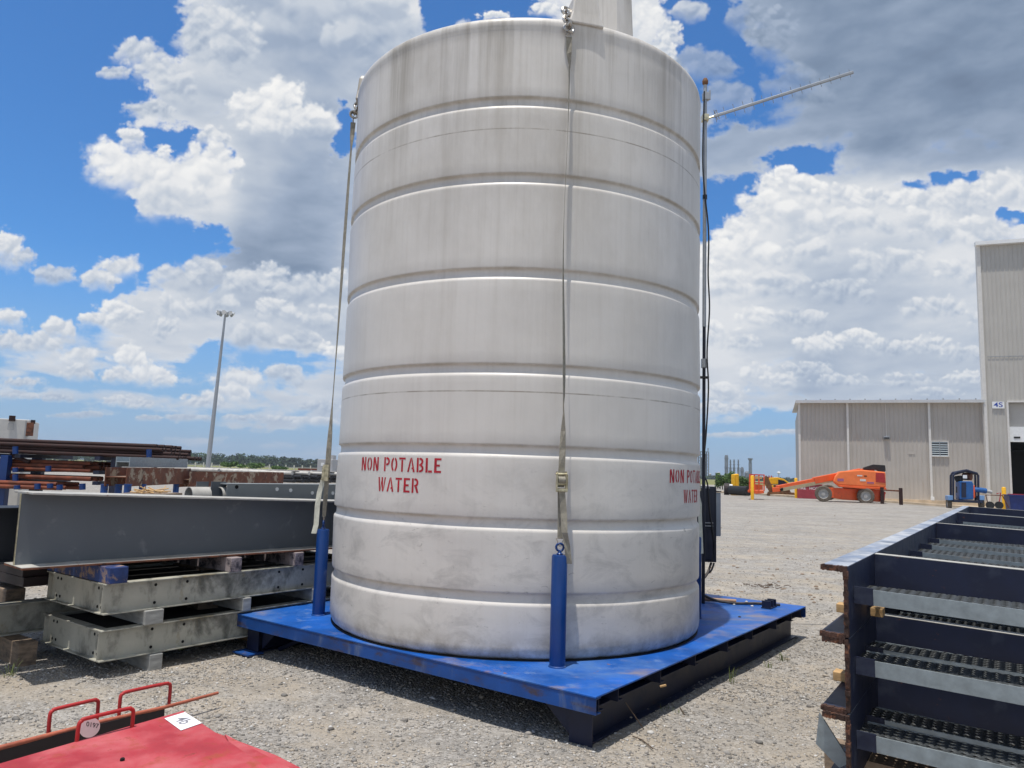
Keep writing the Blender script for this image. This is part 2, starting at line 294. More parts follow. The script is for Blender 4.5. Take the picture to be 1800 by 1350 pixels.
# ------------------------------------------------------------ mesh builder
class MB:
    def __init__(s): s.v = []; s.f = []
    def quadbox(s, P):  # 8 points: bottom 4 ccw, top 4
        b = len(s.v); s.v += [Vector(p) for p in P]
        s.f += [(b+3, b+2, b+1, b), (b+4, b+5, b+6, b+7)] + [(b+i, b+(i+1) % 4, b+4+(i+1) % 4, b+4+i) for i in range(4)]
        return s
    def box(s, c, size, X=Vector((1, 0, 0)), Y=Vector((0, 1, 0)), Z=Vector((0, 0, 1))):
        c = Vector(c); x, y, z = X*size[0]/2, Y*size[1]/2, Z*size[2]/2
        return s.quadbox([c-x-y-z, c+x-y-z, c+x+y-z, c-x+y-z, c-x-y+z, c+x-y+z, c+x+y+z, c-x+y+z])
    def extr(s, prof, A, B, U, V):
        A, B, U, V = Vector(A), Vector(B), Vector(U), Vector(V); b = len(s.v); n = len(prof)
        s.v += [A+U*p[0]+V*p[1] for p in prof] + [B+U*p[0]+V*p[1] for p in prof]
        s.f += [tuple(b+i for i in reversed(range(n))), tuple(b+n+i for i in range(n))]
        s.f += [(b+i, b+(i+1) % n, b+n+(i+1) % n, b+n+i) for i in range(n)]
        return s
    def prism(s, pts, off):  # polygon of 3d pts extruded by vector
        b = len(s.v); n = len(pts); off = Vector(off)
        s.v += [Vector(p) for p in pts] + [Vector(p)+off for p in pts]
        s.f += [tuple(b+i for i in reversed(range(n))), tuple(b+n+i for i in range(n))]
        s.f += [(b+i, b+(i+1) % n, b+n+(i+1) % n, b+n+i) for i in range(n)]
        return s
    def poly(s, pts):
        b = len(s.v); s.v += [Vector(p) for p in pts]; s.f.append(tuple(range(b, b+len(pts)))); return s
    def tube(s, pts, r, n=10, caps=True, closed=False, r2=None):
        pts = [Vector(p) for p in pts]; b = len(s.v); m = len(pts); prev = None
        for i, p in enumerate(pts):
            if closed: t = (pts[(i+1) % m]-pts[i-1]).normalized()
            else: t = ((pts[min(i+1, m-1)]-pts[max(i-1, 0)])).normalized()
            if prev is None:
                a = Vector((0, 0, 1)) if abs(t.z) < .9 else Vector((1, 0, 0)); prev = (a-t*a.dot(t)).normalized()
            else: prev = (prev-t*prev.dot(t)).normalized()
            q = t.cross(prev); rr = r if r2 is None else r+(r2-r)*i/(m-1)
            for k in range(n):
                a = 2*math.pi*k/n; s.v.append(p+(prev*math.cos(a)+q*math.sin(a))*rr)
        for i in range(m if closed else m-1):
            for k in range(n):
                j = (i+1) % m; s.f.append((b+i*n+k, b+i*n+(k+1) % n, b+j*n+(k+1) % n, b+j*n+k))
        if caps and not closed: s.f += [tuple(b+k for k in reversed(range(n))), tuple(b+(m-1)*n+k for k in range(n))]
        return s
    def cyl(s, A, B, r, n=16, r2=None): return s.tube([A, B], r, n, r2=r2)
    def lathe(s, prof, c, n=32, axis='Z'):
        b = len(s.v); c = Vector(c)
        for (r, z) in prof:
            for k in range(n):
                a = 2*math.pi*k/n; s.v.append(c+Vector((r*math.cos(a), r*math.sin(a), z)))
        for i in range(len(prof)-1):
            for k in range(n): s.f.append((b+i*n+k, b+i*n+(k+1) % n, b+(i+1)*n+(k+1) % n, b+(i+1)*n+k))
        s.f += [tuple(b+k for k in reversed(range(n))), tuple(b+(len(prof)-1)*n+k for k in range(n))]
        return s
    def ribbon(s, pts, sides):  # strip: centre points and half-width vectors
        b = len(s.v)
        for p, h in zip(pts, sides): s.v += [Vector(p)-Vector(h), Vector(p)+Vector(h)]
        for i in range(len(pts)-1): s.f.append((b+2*i, b+2*i+1, b+2*i+3, b+2*i+2))
        return s
    def build(s, name, mat, parent=None, loc=None, smooth=None, bevel=0, solid=0):
        vs = s.v
        if parent is not None: L = world_loc(parent)
        elif loc is not None: L = Vector(loc)
        else:
            L = Vector(((min(v.x for v in vs)+max(v.x for v in vs))/2, (min(v.y for v in vs)+max(v.y for v in vs))/2, min(v.z for v in vs)))
        me = bpy.data.meshes.new(name); me.from_pydata([tuple(v-L) for v in vs], [], s.f); me.update()
        bm = bmesh.new(); bm.from_mesh(me); bmesh.ops.recalc_face_normals(bm, faces=bm.faces); bm.to_mesh(me); bm.free()
        me.materials.append(mat)
        if smooth is not None:
            me.shade_smooth(); me.set_sharp_from_angle(angle=R_(smooth))
        o = bpy.data.objects.new(name, me); C.objects.link(o)
        if parent is not None: o.parent = parent
        else: o.location = L
        if solid:
            q = o.modifiers.new('solid', 'SOLIDIFY'); q.thickness = solid; q.offset = 0
        if bevel:
            q = o.modifiers.new('bevel', 'BEVEL'); q.width = bevel; q.segments = 2; q.limit_method = 'ANGLE'; q.angle_limit = R_(40)
        return o
def world_loc(o):
    L = Vector((0, 0, 0))
    while o is not None: L = L+o.location; o = o.parent
    return L
def tag(o, label, cat, group=None, kind=None):
    if label: o['label'] = label
    if cat: o['category'] = cat
    if group: o['group'] = group
    if kind: o['kind'] = kind
    return o
def thing(name, label, cat, loc, group=None):
    o = bpy.data.objects.new(name, None); C.objects.link(o); o.location = loc; o.empty_display_size = .2
    return tag(o, label, cat, group)
def struct(o): o['kind'] = 'structure'; return o
def dup(root, loc, label=None, group=None):
    r = root.copy(); C.objects.link(r); r.location = loc
    if label: r['label'] = label
    if group: r['group'] = group
    for ch in list(root.children):
        c = ch.copy(); C.objects.link(c); c.parent = r
        for g in list(ch.children):
            d = g.copy(); C.objects.link(d); d.parent = c
    return r
def Iprof(w, h, tf, tw):
    a, b = w/2, tw/2
    return [(-a, 0), (a, 0), (a, tf), (b, tf), (b, h-tf), (a, h-tf), (a, h), (-a, h), (-a, h-tf), (-b, h-tf), (-b, tf), (-a, tf)]
def Cprof(w, h, t): return [(0, 0), (w, 0), (w, t), (t, t), (t, h-t), (w, h-t), (w, h), (0, h)]
Z = Vector((0, 0, 1))

# text glyph geometry from the built-in font
def text_polys(txt, size):
    cu = bpy.data.curves.new('t', 'FONT'); cu.body = txt; cu.size = size; cu.align_x = 'CENTER'; cu.align_y = 'CENTER'
    cu.offset = size*.012
    o = bpy.data.objects.new('t', cu); C.objects.link(o); bpy.context.view_layer.update()
    me = bpy.data.meshes.new_from_object(o.evaluated_get(bpy.context.evaluated_depsgraph_get()))
    vs = [v.co.copy() for v in me.vertices]; fs = [tuple(p.vertices) for p in me.polygons]
    bpy.data.objects.remove(o); bpy.data.curves.remove(cu); bpy.data.meshes.remove(me)
    return vs, fs
def put_text(txt, size, c, X, Y, name, mat, parent, sx=1.0):
    vs, fs = text_polys(txt, size); m = MB(); m.v = [Vector(c)+X*v.x*sx+Y*v.y for v in vs]; m.f = fs
    return m.build(name, mat, parent)

# ------------------------------------------------------------ ground
def sm(x, a, b):
    t = np.clip((x-a)/(b-a), 0, 1); return t*t*(3-2*t)
def gz(x, y):
    x = np.asarray(x, float); y = np.asarray(y, float)
    big = .32*sm(y, 25, 56)*(1-sm(x, 25, 36))*sm(x, 5, 18)
    near = .012*np.sin(x*1.7+y*.9)*np.sin(y*1.3-x*.6)+.008*np.sin(x*3.9+1)*np.sin(y*3.1)
    near *= (1-sm(np.hypot(x, y), 25, 60))
    rut = .02*np.sin((y-.12*x)*4.2)*sm(y, 9.5, 10.5)*(1-sm(y, 12.5, 14))*sm(x, 1, 3)
    return big+near+rut
def axis(n, near, far):
    t = np.linspace(-1, 1, n); return np.sign(t)*(near*np.abs(t)+(far-near)*np.abs(t)**6)
gx = axis(301, 26, 2600); gy = axis(301, 26, 2600)+8
X, Y = np.meshgrid(gx, gy); Zg = gz(X, Y)
vs = np.stack([X.ravel(), Y.ravel(), Zg.ravel()], 1); n = len(gx)
ii = np.arange((n-1)*(n-1)); r, c = ii//(n-1), ii % (n-1); a = r*n+c
fs = np.stack([a, a+1, a+n+1, a+n], 1)
me = bpy.data.meshes.new('gravel_yard'); me.from_pydata(vs.tolist(), [], fs.tolist()); me.update(); me.shade_smooth()
gm = bpy.data.materials.new('gravel_ground'); gm.use_nodes = True; q = NT(gm.node_tree); b = q.n['Principled BSDF']
geo = q.add('ShaderNodeNewGeometry'); P = geo.outputs['Position']
v1 = q.voro(P, 55); v2 = q.voro(P, 22); v3 = q.voro(P, 130)
stone = q.add('ShaderNodeSeparateXYZ'); q.l.new(v1.outputs['Color'], stone.inputs[0])
stone2 = q.add('ShaderNodeSeparateXYZ'); q.l.new(v2.outputs['Color'], stone2.inputs[0])
tone = q.m('ADD', q.m('MULTIPLY', stone.outputs[0], .6), q.m('MULTIPLY', stone2.outputs[1], .4))
rock = q.mix(tone, (.20, .185, .165), (.47, .445, .41))
sandn = q.noise(P, 1.1, 6, .62); sandf = q.noise(q.scl(P, (.35, 1, 1)), .55, 5, .6)
sandc = q.mix(q.noise(P, 40, 4), (.35, .30, .235), (.49, .43, .35))
far = q.mr(q.v('LENGTH', P), 12, 45, 0, 1)
sk = q.mix(far, q.mr(sandn, .44, .63, 0, .85), q.mr(sandf, .5, .75, 0, .32), 'FLOAT')
col = q.mix(sk, rock, sandc)
track = q.mr(q.noise(q.scl(P, (.10, 1.6, 1)), .9, 5, .6), .38, .66, .93, 1.06)
mott = q.m('MULTIPLY', q.mr(q.noise(P, 3.0, 6, .7), .3, .7, .82, 1.14), q.mr(q.noise(P, .45, 4, .6), .3, .7, .88, 1.08))
col = q.v('SCALE', q.v('SCALE', col, track), mott)
sep = q.add('ShaderNodeSeparateXYZ'); q.l.new(P, sep.inputs[0])
# beyond the yard: grass field on the left and behind
fieldk = q.m('MULTIPLY', q.mr(q.m('ADD', sep.outputs[1], q.m('MULTIPLY', sep.outputs[0], -.25)), 175, 180, 0, 1), q.mr(sep.outputs[0], 10, 30, 1, 1))
fieldc = q.mix(q.noise(q.scl(P, (.4, 1, 1)), .03, 5, .6), (.10, .14, .035), (.30, .27, .12))
col = q.mix(fieldk, col, fieldc)
q.put(b.inputs['Base Color'], col); b.inputs['Roughness'].default_value = .95; b.inputs['Specular IOR Level'].default_value = .2
bn = q.add('ShaderNodeBump'); bn.inputs['Strength'].default_value = .9; bn.inputs['Distance'].default_value = .012
hgt = q.m('ADD', q.m('SUBTRACT', .6, v1.outputs['Distance']), q.m('ADD', q.m('MULTIPLY', q.m('SUBTRACT', .6, v2.outputs['Distance']), .8), q.m('MULTIPLY', v3.outputs['Distance'], -.3)))
q.put(bn.inputs['Height'], hgt); q.l.new(bn.outputs[0], b.inputs['Normal'])
me.materials.append(gm); go = bpy.data.objects.new('gravel_yard', me); C.objects.link(go); struct(go)

# ------------------------------------------------------------ summer haze
hm = bpy.data.materials.new('thin_haze'); hm.use_nodes = True; q = NT(hm.node_tree); q.n.remove(q.n['Principled BSDF'])
pv = q.add('ShaderNodeVolumePrincipled'); pv.inputs['Color'].default_value = (.80, .88, 1, 1); pv.inputs['Density'].default_value = .00022; pv.inputs['Anisotropy'].default_value = .2
q.l.new(pv.outputs[0], q.n['Material Output'].inputs['Volume'])
hb = MB().box((0, 8, 34), (5400, 5400, 70)).build('haze', hm); hb['kind'] = 'stuff'

# loose stones: real geometry where single stones can be told apart
def stones(N, y0, y1, smin, smax, seed, name, base):
    rs = np.random.RandomState(seed)
    u = rs.rand(N); y = 1/((1/y0)*(1-u)+(1/y1)*u)
    x = (rs.rand(N)*2-1)*(.78*y+.3)
    keep = ~((x > 1.7+(y-3.9)*.66) & (y < 9))
    pn_ = fbm((x*.8+50).astype(np.float32), (y*.8+50).astype(np.float32), 5, 4, .6); keep &= (rs.rand(N) < np.clip(.85-1.8*pn_, .35, 1))
    x, y = x[keep], y[keep]; N = len(x)
    t = (1+5**.5)/2
    ico = np.array([(-1, t, 0), (1, t, 0), (-1, -t, 0), (1, -t, 0), (0, -1, t), (0, 1, t), (0, -1, -t), (0, 1, -t), (t, 0, -1), (t, 0, 1), (-t, 0, -1), (-t, 0, 1)])/1.9
    icof = np.array([(0, 11, 5), (0, 5, 1), (0, 1, 7), (0, 7, 10), (0, 10, 11), (1, 5, 9), (5, 11, 4), (11, 10, 2), (10, 7, 6), (7, 1, 8), (3, 9, 4), (3, 4, 2), (3, 2, 6), (3, 6, 8), (3, 8, 9), (4, 9, 5), (2, 4, 11), (6, 2, 10), (8, 6, 7), (9, 8, 1)])
    oc = np.array([(1, 0, 0), (-1, 0, 0), (0, 1, 0), (0, -1, 0), (0, 0, 1), (0, 0, -1)], float)
    of = np.array([(0, 2, 4), (2, 1, 4), (1, 3, 4), (3, 0, 4), (2, 0, 5), (1, 2, 5), (3, 1, 5), (0, 3, 5)])
    bv, bf = (ico, icof) if base == 'ico' else (oc, of)
    k = len(bv); sz = smin*(smax/smin)**(rs.rand(N)**2.6)
    V = bv[None]*(1+.35*(rs.rand(N, k, 1)-.5)) + .25*(rs.rand(N, k, 3)-.5)
    V *= (sz[:, None, None]*np.stack([1+.5*rs.rand(N), .75+.4*rs.rand(N), .45+.4*rs.rand(N)], 1)[:, None, :])
    a = rs.rand(N)*6.283; ca, sa = np.cos(a)[:, None], np.sin(a)[:, None]
    tl = (rs.rand(N)-.5)[:, None]*.8
    xx = V[..., 0]*ca-V[..., 1]*sa; yy = V[..., 0]*sa+V[..., 1]*ca; zz = V[..., 2]+xx*tl*.6
    V = np.stack([xx+x[:, None], yy+y[:, None], zz+(gz(x, y)+sz*.18)[:, None]], -1).reshape(-1, 3)
    Fc = (bf[None]+(np.arange(N)*k)[:, None, None]).reshape(-1, 3)
    me = bpy.data.meshes.new(name); me.vertices.add(len(V)); me.vertices.foreach_set('co', V.ravel())
    me.loops.add(Fc.size); me.loops.foreach_set('vertex_index', Fc.ravel()); me.polygons.add(len(Fc))
    me.polygons.foreach_set('loop_start', np.arange(len(Fc))*3); me.update(calc_edges=True)
    at_ = me.attributes.new('tone', 'FLOAT', 'FACE'); at_.data.foreach_set('value', np.repeat(rs.rand(N), len(bf)))
    me.materials.append(pebm); o = bpy.data.objects.new(name, me); C.objects.link(o); o['kind'] = 'stuff'
    o['label'] = 'grey and tan gravel stones scattered over the yard'; return o
pebm = bpy.data.materials.new('gravel_stone'); pebm.use_nodes = True; q = NT(pebm.node_tree); b = q.n['Principled BSDF']
a_ = q.add('ShaderNodeAttribute', attribute_name='tone')
rp = q.add('ShaderNodeValToRGB'); q.l.new(a_.outputs['Fac'], rp.inputs[0]); cr = rp.color_ramp
cr.elements[0].color = (.13, .12, .11, 1); cr.elements[1].color = (.58, .565, .54, 1)
for p_, c_ in ((.12, (.20, .19, .175, 1)), (.45, (.33, .31, .285, 1)), (.70, (.40, .34, .265, 1)), (.93, (.43, .415, .39, 1))):
    e = cr.elements.new(p_); e.color = c_
q.l.new(rp.outputs[0], b.inputs['Base Color']); b.inputs['Roughness'].default_value = .85
stones(80000, 3.4, 9, .0036, .0135, 1, 'gravel_stones', 'ico')
stones(1300, 3.4, 12, .011, .027, 2, 'large_gravel_stones', 'ico')
stones(60000, 6, 24, .0055, .017, 3, 'small_gravel_stones', 'oct')

# ------------------------------------------------------------ skid
P1 = Vector((.572, 4.815, 0)); U = Vector((-.8, .6, 0)); V = Vector((.6, .8, 0))
def sk(u, v, z): return P1+U*u+V*v+Z*z
LU, LV, ZD = 3.8, 4.5, .342
skid = thing('tank_skid', 'blue painted steel skid platform carrying the tall white water tank', 'skid', sk(LU/2, LV/2, 0))
MB().quadbox([sk(0, 0, .33), sk(LU, 0, .33), sk(LU, LV, .33), sk(0, LV, .33), sk(0, 0, ZD), sk(LU, 0, ZD), sk(LU, LV, ZD), sk(0, LV, ZD)]).build('deck_plate', blue, skid, bevel=.003)
# front rail: closed channel face
MB().extr([(0, 0), (.06, 0), (.06, .008), (.008, .008), (.008, .092), (.06, .092), (.06, .1), (0, .1)], sk(.0, .004, .2295), sk(LU, .004, .2295), V, Z).build('edge_rail', bluerail, skid, bevel=.002)
MB().extr([(0, 0), (-.06, 0), (-.06, .008), (-.008, .008), (-.008, .092), (-.06, .092), (-.06, .1), (0, .1)], sk(0, LV-.004, .2295), sk(LU, LV-.004, .2295), V, Z).build('edge_rail', bluerail, skid)
# cross members between deck and runners
for i, v in enumerate((.07, .35, .95, 1.6, 2.25, 2.9, 3.55, 4.1, 4.38)):
    a, b_ = (.07, .075) if i in (0, 8) else (.006, .055)
    m = MB().extr([(0, 0), (.07, 0), (.07, .006), (.006, .006), (.006, .091), (.07, .091), (.07, .097), (0, .097)], sk(.035 if i % 2 else .02, v, .2315), sk(LU-.03, v, .2315), V, Z)
    m.build('cross_member', bluedark, skid)
# runners
for u in (.16, LU-.16):
    prof = Iprof(.13, .222, .012, .01)
    m = MB(); A, B = sk(u, .10, .006), sk(u, LV-.02, .006); m.extr(prof, A, B, U, Z)
    m.build('runner_beam', bluedark, skid, bevel=.002)
    s = -1 if u < 1 else 1
    # end plate + gusset, foot plate
    MB().box(sk(u, .096, .115), (.17, .008, .226), U, V).build('end_plate', bluedark, skid)
    MB().prism([sk(u+.09, .13, .225), sk(u+.09, .13, .02), sk(u+.34, .13, .225)] if s < 0 else [sk(u-.09, .13, .225), sk(u-.09, .13, .04), sk(u-.3, .13, .225)], V*.01).build('gusset', bluedark, skid)
MB().box(sk(LU-.16, .05, .012), (.24, .16, .012), U, V).build('foot_plate', bluerail, skid)
MB().tube([sk(LU-.28, .3, .02), sk(LU-.75, .32, .225)], .02, 8).build('brace', bluedark, skid)
# tie-down posts with lifting eyes
posts = [(.575, .446), (3.21, .47), (.61, 2.95)]
for k, (u, v) in enumerate(posts):
    p = sk(u, v, ZD); top = 1.12
    MB().lathe([(.057, 0), (.057, top-ZD-.012), (.05, top-ZD)], p, 28).build('tie_post', bluep, skid, smooth=40)
    MB().lathe([(.064, 0), (.062, .008), (.058, .012)], p, 28).build('weld_bead', bluerail, skid, smooth=60)
    if k != 1 or True:
        e = Vector((p.x, p.y, top))
        m = MB().lathe([(.02, 0), (.024, .006), (.012, .018), (.010, .03)], e, 14)
        ce = e+Z*.052; ax = (Vector((p.x, p.y, 0))-Vector((.085, 7.316, 0))).normalized().cross(Z)
        m.tube([ce+ax*.027*math.cos(a)+Z*.027*math.sin(a) for a in np.linspace(0, 2*math.pi, 19)[:-1]], .0085, 8, closed=True)
        m.build('lifting_eye', bluep, skid, smooth=50)
# thin black ring pad under the tank
TC = Vector((.085, 7.316, ZD)); R0 = 1.70
MB().lathe([(1.685, 0), (1.685, .006), (1.66, .007)], TC+Z*.0005, 96).build('rubber_pad', black, skid, smooth=30)

# ------------------------------------------------------------ water tank
tank = thing('water_tank', 'huge off-white ribbed plastic water tank marked non potable water on blue skid', 'tank', TC)
tm = bpy.data.materials.new('weathered_white_plastic'); tm.use_nodes = True; q = NT(tm.node_tree); b = q.n['Principled BSDF']
P = q.add('ShaderNodeTexCoord').outputs['Object']; sp = q.add('ShaderNodeSeparateXYZ'); q.l.new(P, sp.inputs[0]); zz = sp.outputs[2]
base = q.mix(q.noise(P, 1.3, 5, .6), (.62, .59, .54), (.705, .675, .63))
hi = q.mr(zz, .6, 4.2, 0, 1)
fine = q.noise(q.scl(P, (9, 9, .22)), 3.0, 6, .65); st = q.noise(q.scl(P, (3.2, 3.2, .10)), 1.6, 6, .62)
base = q.mix(q.m('MULTIPLY', q.mr(fine, .48, .75, 0, .28), q.mr(hi, 0, 1, .35, 1)), base, (.42, .38, .32))
topk = q.mr(zz, 3.7, 4.85, .0, 1)
dr = q.noise(q.scl(P, (11, 11, .12)), 2.2, 5, .6)
base = q.mix(q.m('MULTIPLY', q.mr(dr, .62, .70, 0, .6), q.m('MULTIPLY', q.mr(zz, 2.6, 4.8, .05, 1), q.mr(q.noise(q.scl(P, (1, 1, .5)), 1.7, 3), .42, .6, .1, 1))), base, (.24, .20, .15))
base = q.mix(q.m('MULTIPLY', q.mr(st, .48, .70, 0, .8), topk), base, (.25, .22, .17))
base = q.mix(q.m('MULTIPLY', hi, q.mr(q.noise(q.scl(P, (1, 1, .4)), 2.2, 7, .7), .42, .7, 0, .42)), base, (.36, .32, .26))
base = q.mix(q.m('MULTIPLY', q.mr(st, .56, .78, 0, .4), hi), base, (.33, .29, .23))
# grime rings along the mould grooves, broken up
GZ = [.783, 1.317, 1.858, 2.471, 3.214, 3.969, 4.593]; SE = [2.30, 4.37]
ring = None
for g_ in GZ:
    k = q.mr(q.m('ABSOLUTE', q.m('SUBTRACT', zz, g_-.342+.038)), 0, .020, 1, 0)
    ring = k if ring is None else q.m('MAXIMUM', ring, k)
brk = q.noise(q.scl(P, (1.5, 1.5, 1)), 2.5, 6, .7)
base = q.mix(q.m('MULTIPLY', ring, q.mr(brk, .36, .70, .04, .66)), base, (.28, .24, .18))
for g_ in SE:
    k = q.mr(q.m('ABSOLUTE', q.m('SUBTRACT', zz, g_-.342)), 0, .007, 1, 0)
    base = q.mix(q.m('MULTIPLY', k, q.mr(brk, .36, .58, 0, .9)), base, (.2, .16, .11))
# scuffs and grey marks low down, grime at the foot
lowk = q.mr(zz, 1.7, .9, 0, 1)
sc_ = q.noise(q.scl(P, (1, 1, 1.6)), 3.2, 9, .7, .6)
base = q.mix(q.m('MULTIPLY', q.mr(sc_, .48, .70, 0, .55), lowk), base, (.30, .29, .27))
sc2 = q.noise(q.scl(P, (1, 1, 2.5)), 9, 8, .75, 1.2)
base = q.mix(q.m('MULTIPLY', q.mr(sc2, .62, .70, 0, .8), lowk), base, (.20, .19, .17))
foot = q.m('MULTIPLY', q.mr(zz, .0, .22, 1, 0), q.mr(q.noise(P, 4, 7, .7), .42, .7, .0, 1))
base = q.mix(foot, base, (.16, .12, .06))
q.put(b.inputs['Base Color'], base); b.inputs['Roughness'].default_value = .42; b.inputs['Subsurface Weight'].default_value = .0
bn = q.add('ShaderNodeBump'); bn.inputs['Strength'].default_value = .35; bn.inputs['Distance'].default_value = .012
q.put(bn.inputs['Height'], q.m('ADD', q.noise(P, 3.5, 4, .5), q.m('MULTIPLY', q.noise(q.scl(P, (6, 6, 1)), 9, 4), .1))); q.l.new(bn.outputs[0], b.inputs['Normal'])
prof = [(1.60, .0), (1.655, .008), (1.682, .03), (1.695, .06), (1.70, .1)]
def groove(z):  # overhanging upper lip, recessed band, upward facing lower lip
    return [(1.70, z-.060), (1.699, z-.050), (1.694, z-.040), (1.686, z-.030), (1.679, z-.018), (1.677, z+.010), (1.678, z+.026), (1.684, z+.036), (1.6985, z+.042), (1.70, z+.050)]
zc = .1
for g_ in GZ:
    z = g_-.342
    for t in np.arange(zc+.09, z-.075, .09): prof.append((1.70, t))
    prof += groove(z); zc = z+.050
for t in np.arange(zc+.08, 4.84, .08): prof.append((1.70, t))
prof += [(1.70, 4.86), (1.706, 4.885), (1.708, 4.915), (1.702, 4.945), (1.685, 4.965), (1.65, 4.978), (1.5, 5.02), (1.2, 5.12), (.8, 5.24), (.4, 5.31), (.25, 5.33)]
N = 240
def bulge(a, z):
    return 0 if z > 4.8 or z < .1 else .006*math.sin(3*a+z*1.3)*math.sin(z*1.1+a)+.004*math.sin(7*a-z*2.1)*math.sin(z*2.7)+(.006*math.exp(-((z-.9)/.5)**2)*math.sin(11*a+2*z) if z < 2 else 0)
m = MB(); b0 = 0
for (r, z) in prof:
    for k in range(N):
        a = 2*math.pi*k/N
        d = bulge(a, z)
        m.v.append(TC+Vector(((r+d)*math.cos(a), (r+d)*math.sin(a), z)))
for i in range(len(prof)-1):
    for k in range(N): m.f.append((i*N+k, i*N+(k+1) % N, (i+1)*N+(k+1) % N, (i+1)*N+k))
m.f += [tuple(reversed(range(N))), tuple((len(prof)-1)*N+k for k in range(N))]
m.build('tank_wall', tm, tank, smooth=62)
# tie-down lugs on the shoulder and the tall moulded fill tower
def lug(ang, w_=.1):
    d = Vector((math.cos(ang), math.sin(ang), 0)); t = Vector((-d.y, d.x, 0)); c = TC+d*1.63+Z*4.93
    m = MB(); pts = []
    for (h, a, bb) in ((0, .15, .095), (.10, .12, .085), (.24, .10, .075), (.28, .085, .06)):
        pts.append([c+Z*h-t*a-d*bb, c+Z*h+t*a-d*bb, c+Z*h+t*a+d*bb, c+Z*h-t*a+d*bb])
    for k in range(3): m.quadbox(pts[k]+pts[k+1])
    m2 = MB(); m2.v = [p for ring in pts for p in ring]
    for k in range(3): m2.f += [(k*4+i, k*4+(i+1) % 4, k*4+4+(i+1) % 4, k*4+4+i) for i in range(4)]
    m2.f += [(3, 2, 1, 0), (12, 13, 14, 15)]
    return m2.build('tie_down_lug', tm, tank, bevel=.012)
pang = []
for (u, v) in posts:
    p = sk(u, v, 0); pang.append(math.atan2(p.y-TC.y, p.x-TC.x))
lug(pang[0]+.088); lug(pang[1]); lug(pang[2])
tw = TC+Vector((.66, -.86, 4.95)); m = MB(); ringp = []
for (h, s_) in ((0, .30), (.06, .265), (.75, .235), (.80, .21)):
    ringp.append([tw+Z*h+Vector((math.cos(a), math.sin(a), 0))*s_*(1.08 if k % 2 else 1) for k, a in enumerate(np.linspace(.35, .35+2*math.pi, 9)[:-1])])
m.v = [p for r_ in ringp for p in r_]
for k in range(3): m.f += [(k*8+i, k*8+(i+1) % 8, k*8+8+(i+1) % 8, k*8+8+i) for i in range(8)]
m.f += [tuple(reversed(range(8))), tuple(range(24, 32))]
m.build('fill_tower', tm, tank, bevel=.012)
# stencilled lettering
def arc(cx, cy, rx, ry, a0, a1, th, n=9):
    out = []
    for i in range(n):
        a, c_ = R_(a0+(a1-a0)*i/n), R_(a0+(a1-a0)*(i+1)/n)
        out.append([(cx+rx*math.cos(a), cy+ry*math.sin(a)), (cx+rx*math.cos(c_), cy+ry*math.sin(c_)), (cx+(rx-th)*math.cos(c_), cy+(ry-th)*math.sin(c_)), (cx+(rx-th)*math.cos(a), cy+(ry-th)*math.sin(a))])
    return out
def rc(x0, y0, x1, y1): return [(x0, y0), (x1, y0), (x1, y1), (x0, y1)]
T = .15
GL = {
 'N': [rc(0, 0, T, .93), rc(.42, .07, .42+T, 1), [(.04, 1), (.20, 1), (.53, 0), (.37, 0)]],
 'O': arc(.27, .5, .27, .5, 100, 260, T)+arc(.30, .5, .27, .5, -80, 80, T),
 'P': [rc(0, 0, T, 1)]+[rc(.20, .86, .30, 1), rc(.20, .42, .30, .56)]+arc(.28, .71, .26, .29, -85, 85, T),
 'T': [rc(0, .86, .56, 1), rc(.2, 0, .2+T, .83)],
 'A': [[(0, 0), (.15, 0), (.31, .78), (.25, 1)], [(.29, 1), (.38, 1), (.64, 0), (.48, 0), (.45, .2), (.35, .2), (.37, .32), (.43, .32), (.36, .66)]],
 'B': [rc(0, 0, T, 1), rc(.2, .86, .3, 1), rc(.2, .45, .32, .57), rc(.2, 0, .3, .14)]+arc(.28, .74, .24, .26, -80, 85, T)+arc(.28, .27, .27, .27, -85, 80, T),
 'L': [rc(0, 0, T+.02, 1), rc(.21, 0, .5, .15)],
 'E': [rc(0, 0, T+.03, 1), rc(T+.03, .86, .52, 1), rc(T+.03, .43, .42, .57), rc(T+.03, 0, .52, .14)],
 'W': [[(0, 1), (.14, 1), (.25, 0), (.13, 0)], [(.275, .0), (.265, .25), (.315, .8), (.355, .62)], [(.31, 1), (.45, 1), (.54, 0), (.42, 0)], [(.565, .0), (.55, .3), (.62, 1), (.74, 1)]],
 'R': [rc(0, 0, T, 1), rc(.2, .86, .3, 1), rc(.2, .42, .3, .55)]+arc(.28, .71, .25, .29, -85, 85, T)+[[(.26, .40), (.42, .44), (.56, 0), (.40, 0)]],
}
WD = {'N': .60, 'O': .60, 'P': .55, 'T': .60, 'A': .66, 'B': .58, 'L': .54, 'E': .56, 'W': .74, 'R': .58, ' ': .30}
def oncyl(px, py, R=1.70):
    d = ray(px, py); o_ = Vector((0, 0, H))-TC; a = d.x**2+d.y**2; bq = 2*(o_.x*d.x+o_.y*d.y); cq = o_.x**2+o_.y**2-R*R
    t = (-bq-math.sqrt(bq*bq-4*a*cq))/(2*a); p = Vector((0, 0, H))+d*t
    return math.atan2(p.y-TC.y, p.x-TC.x), p.z
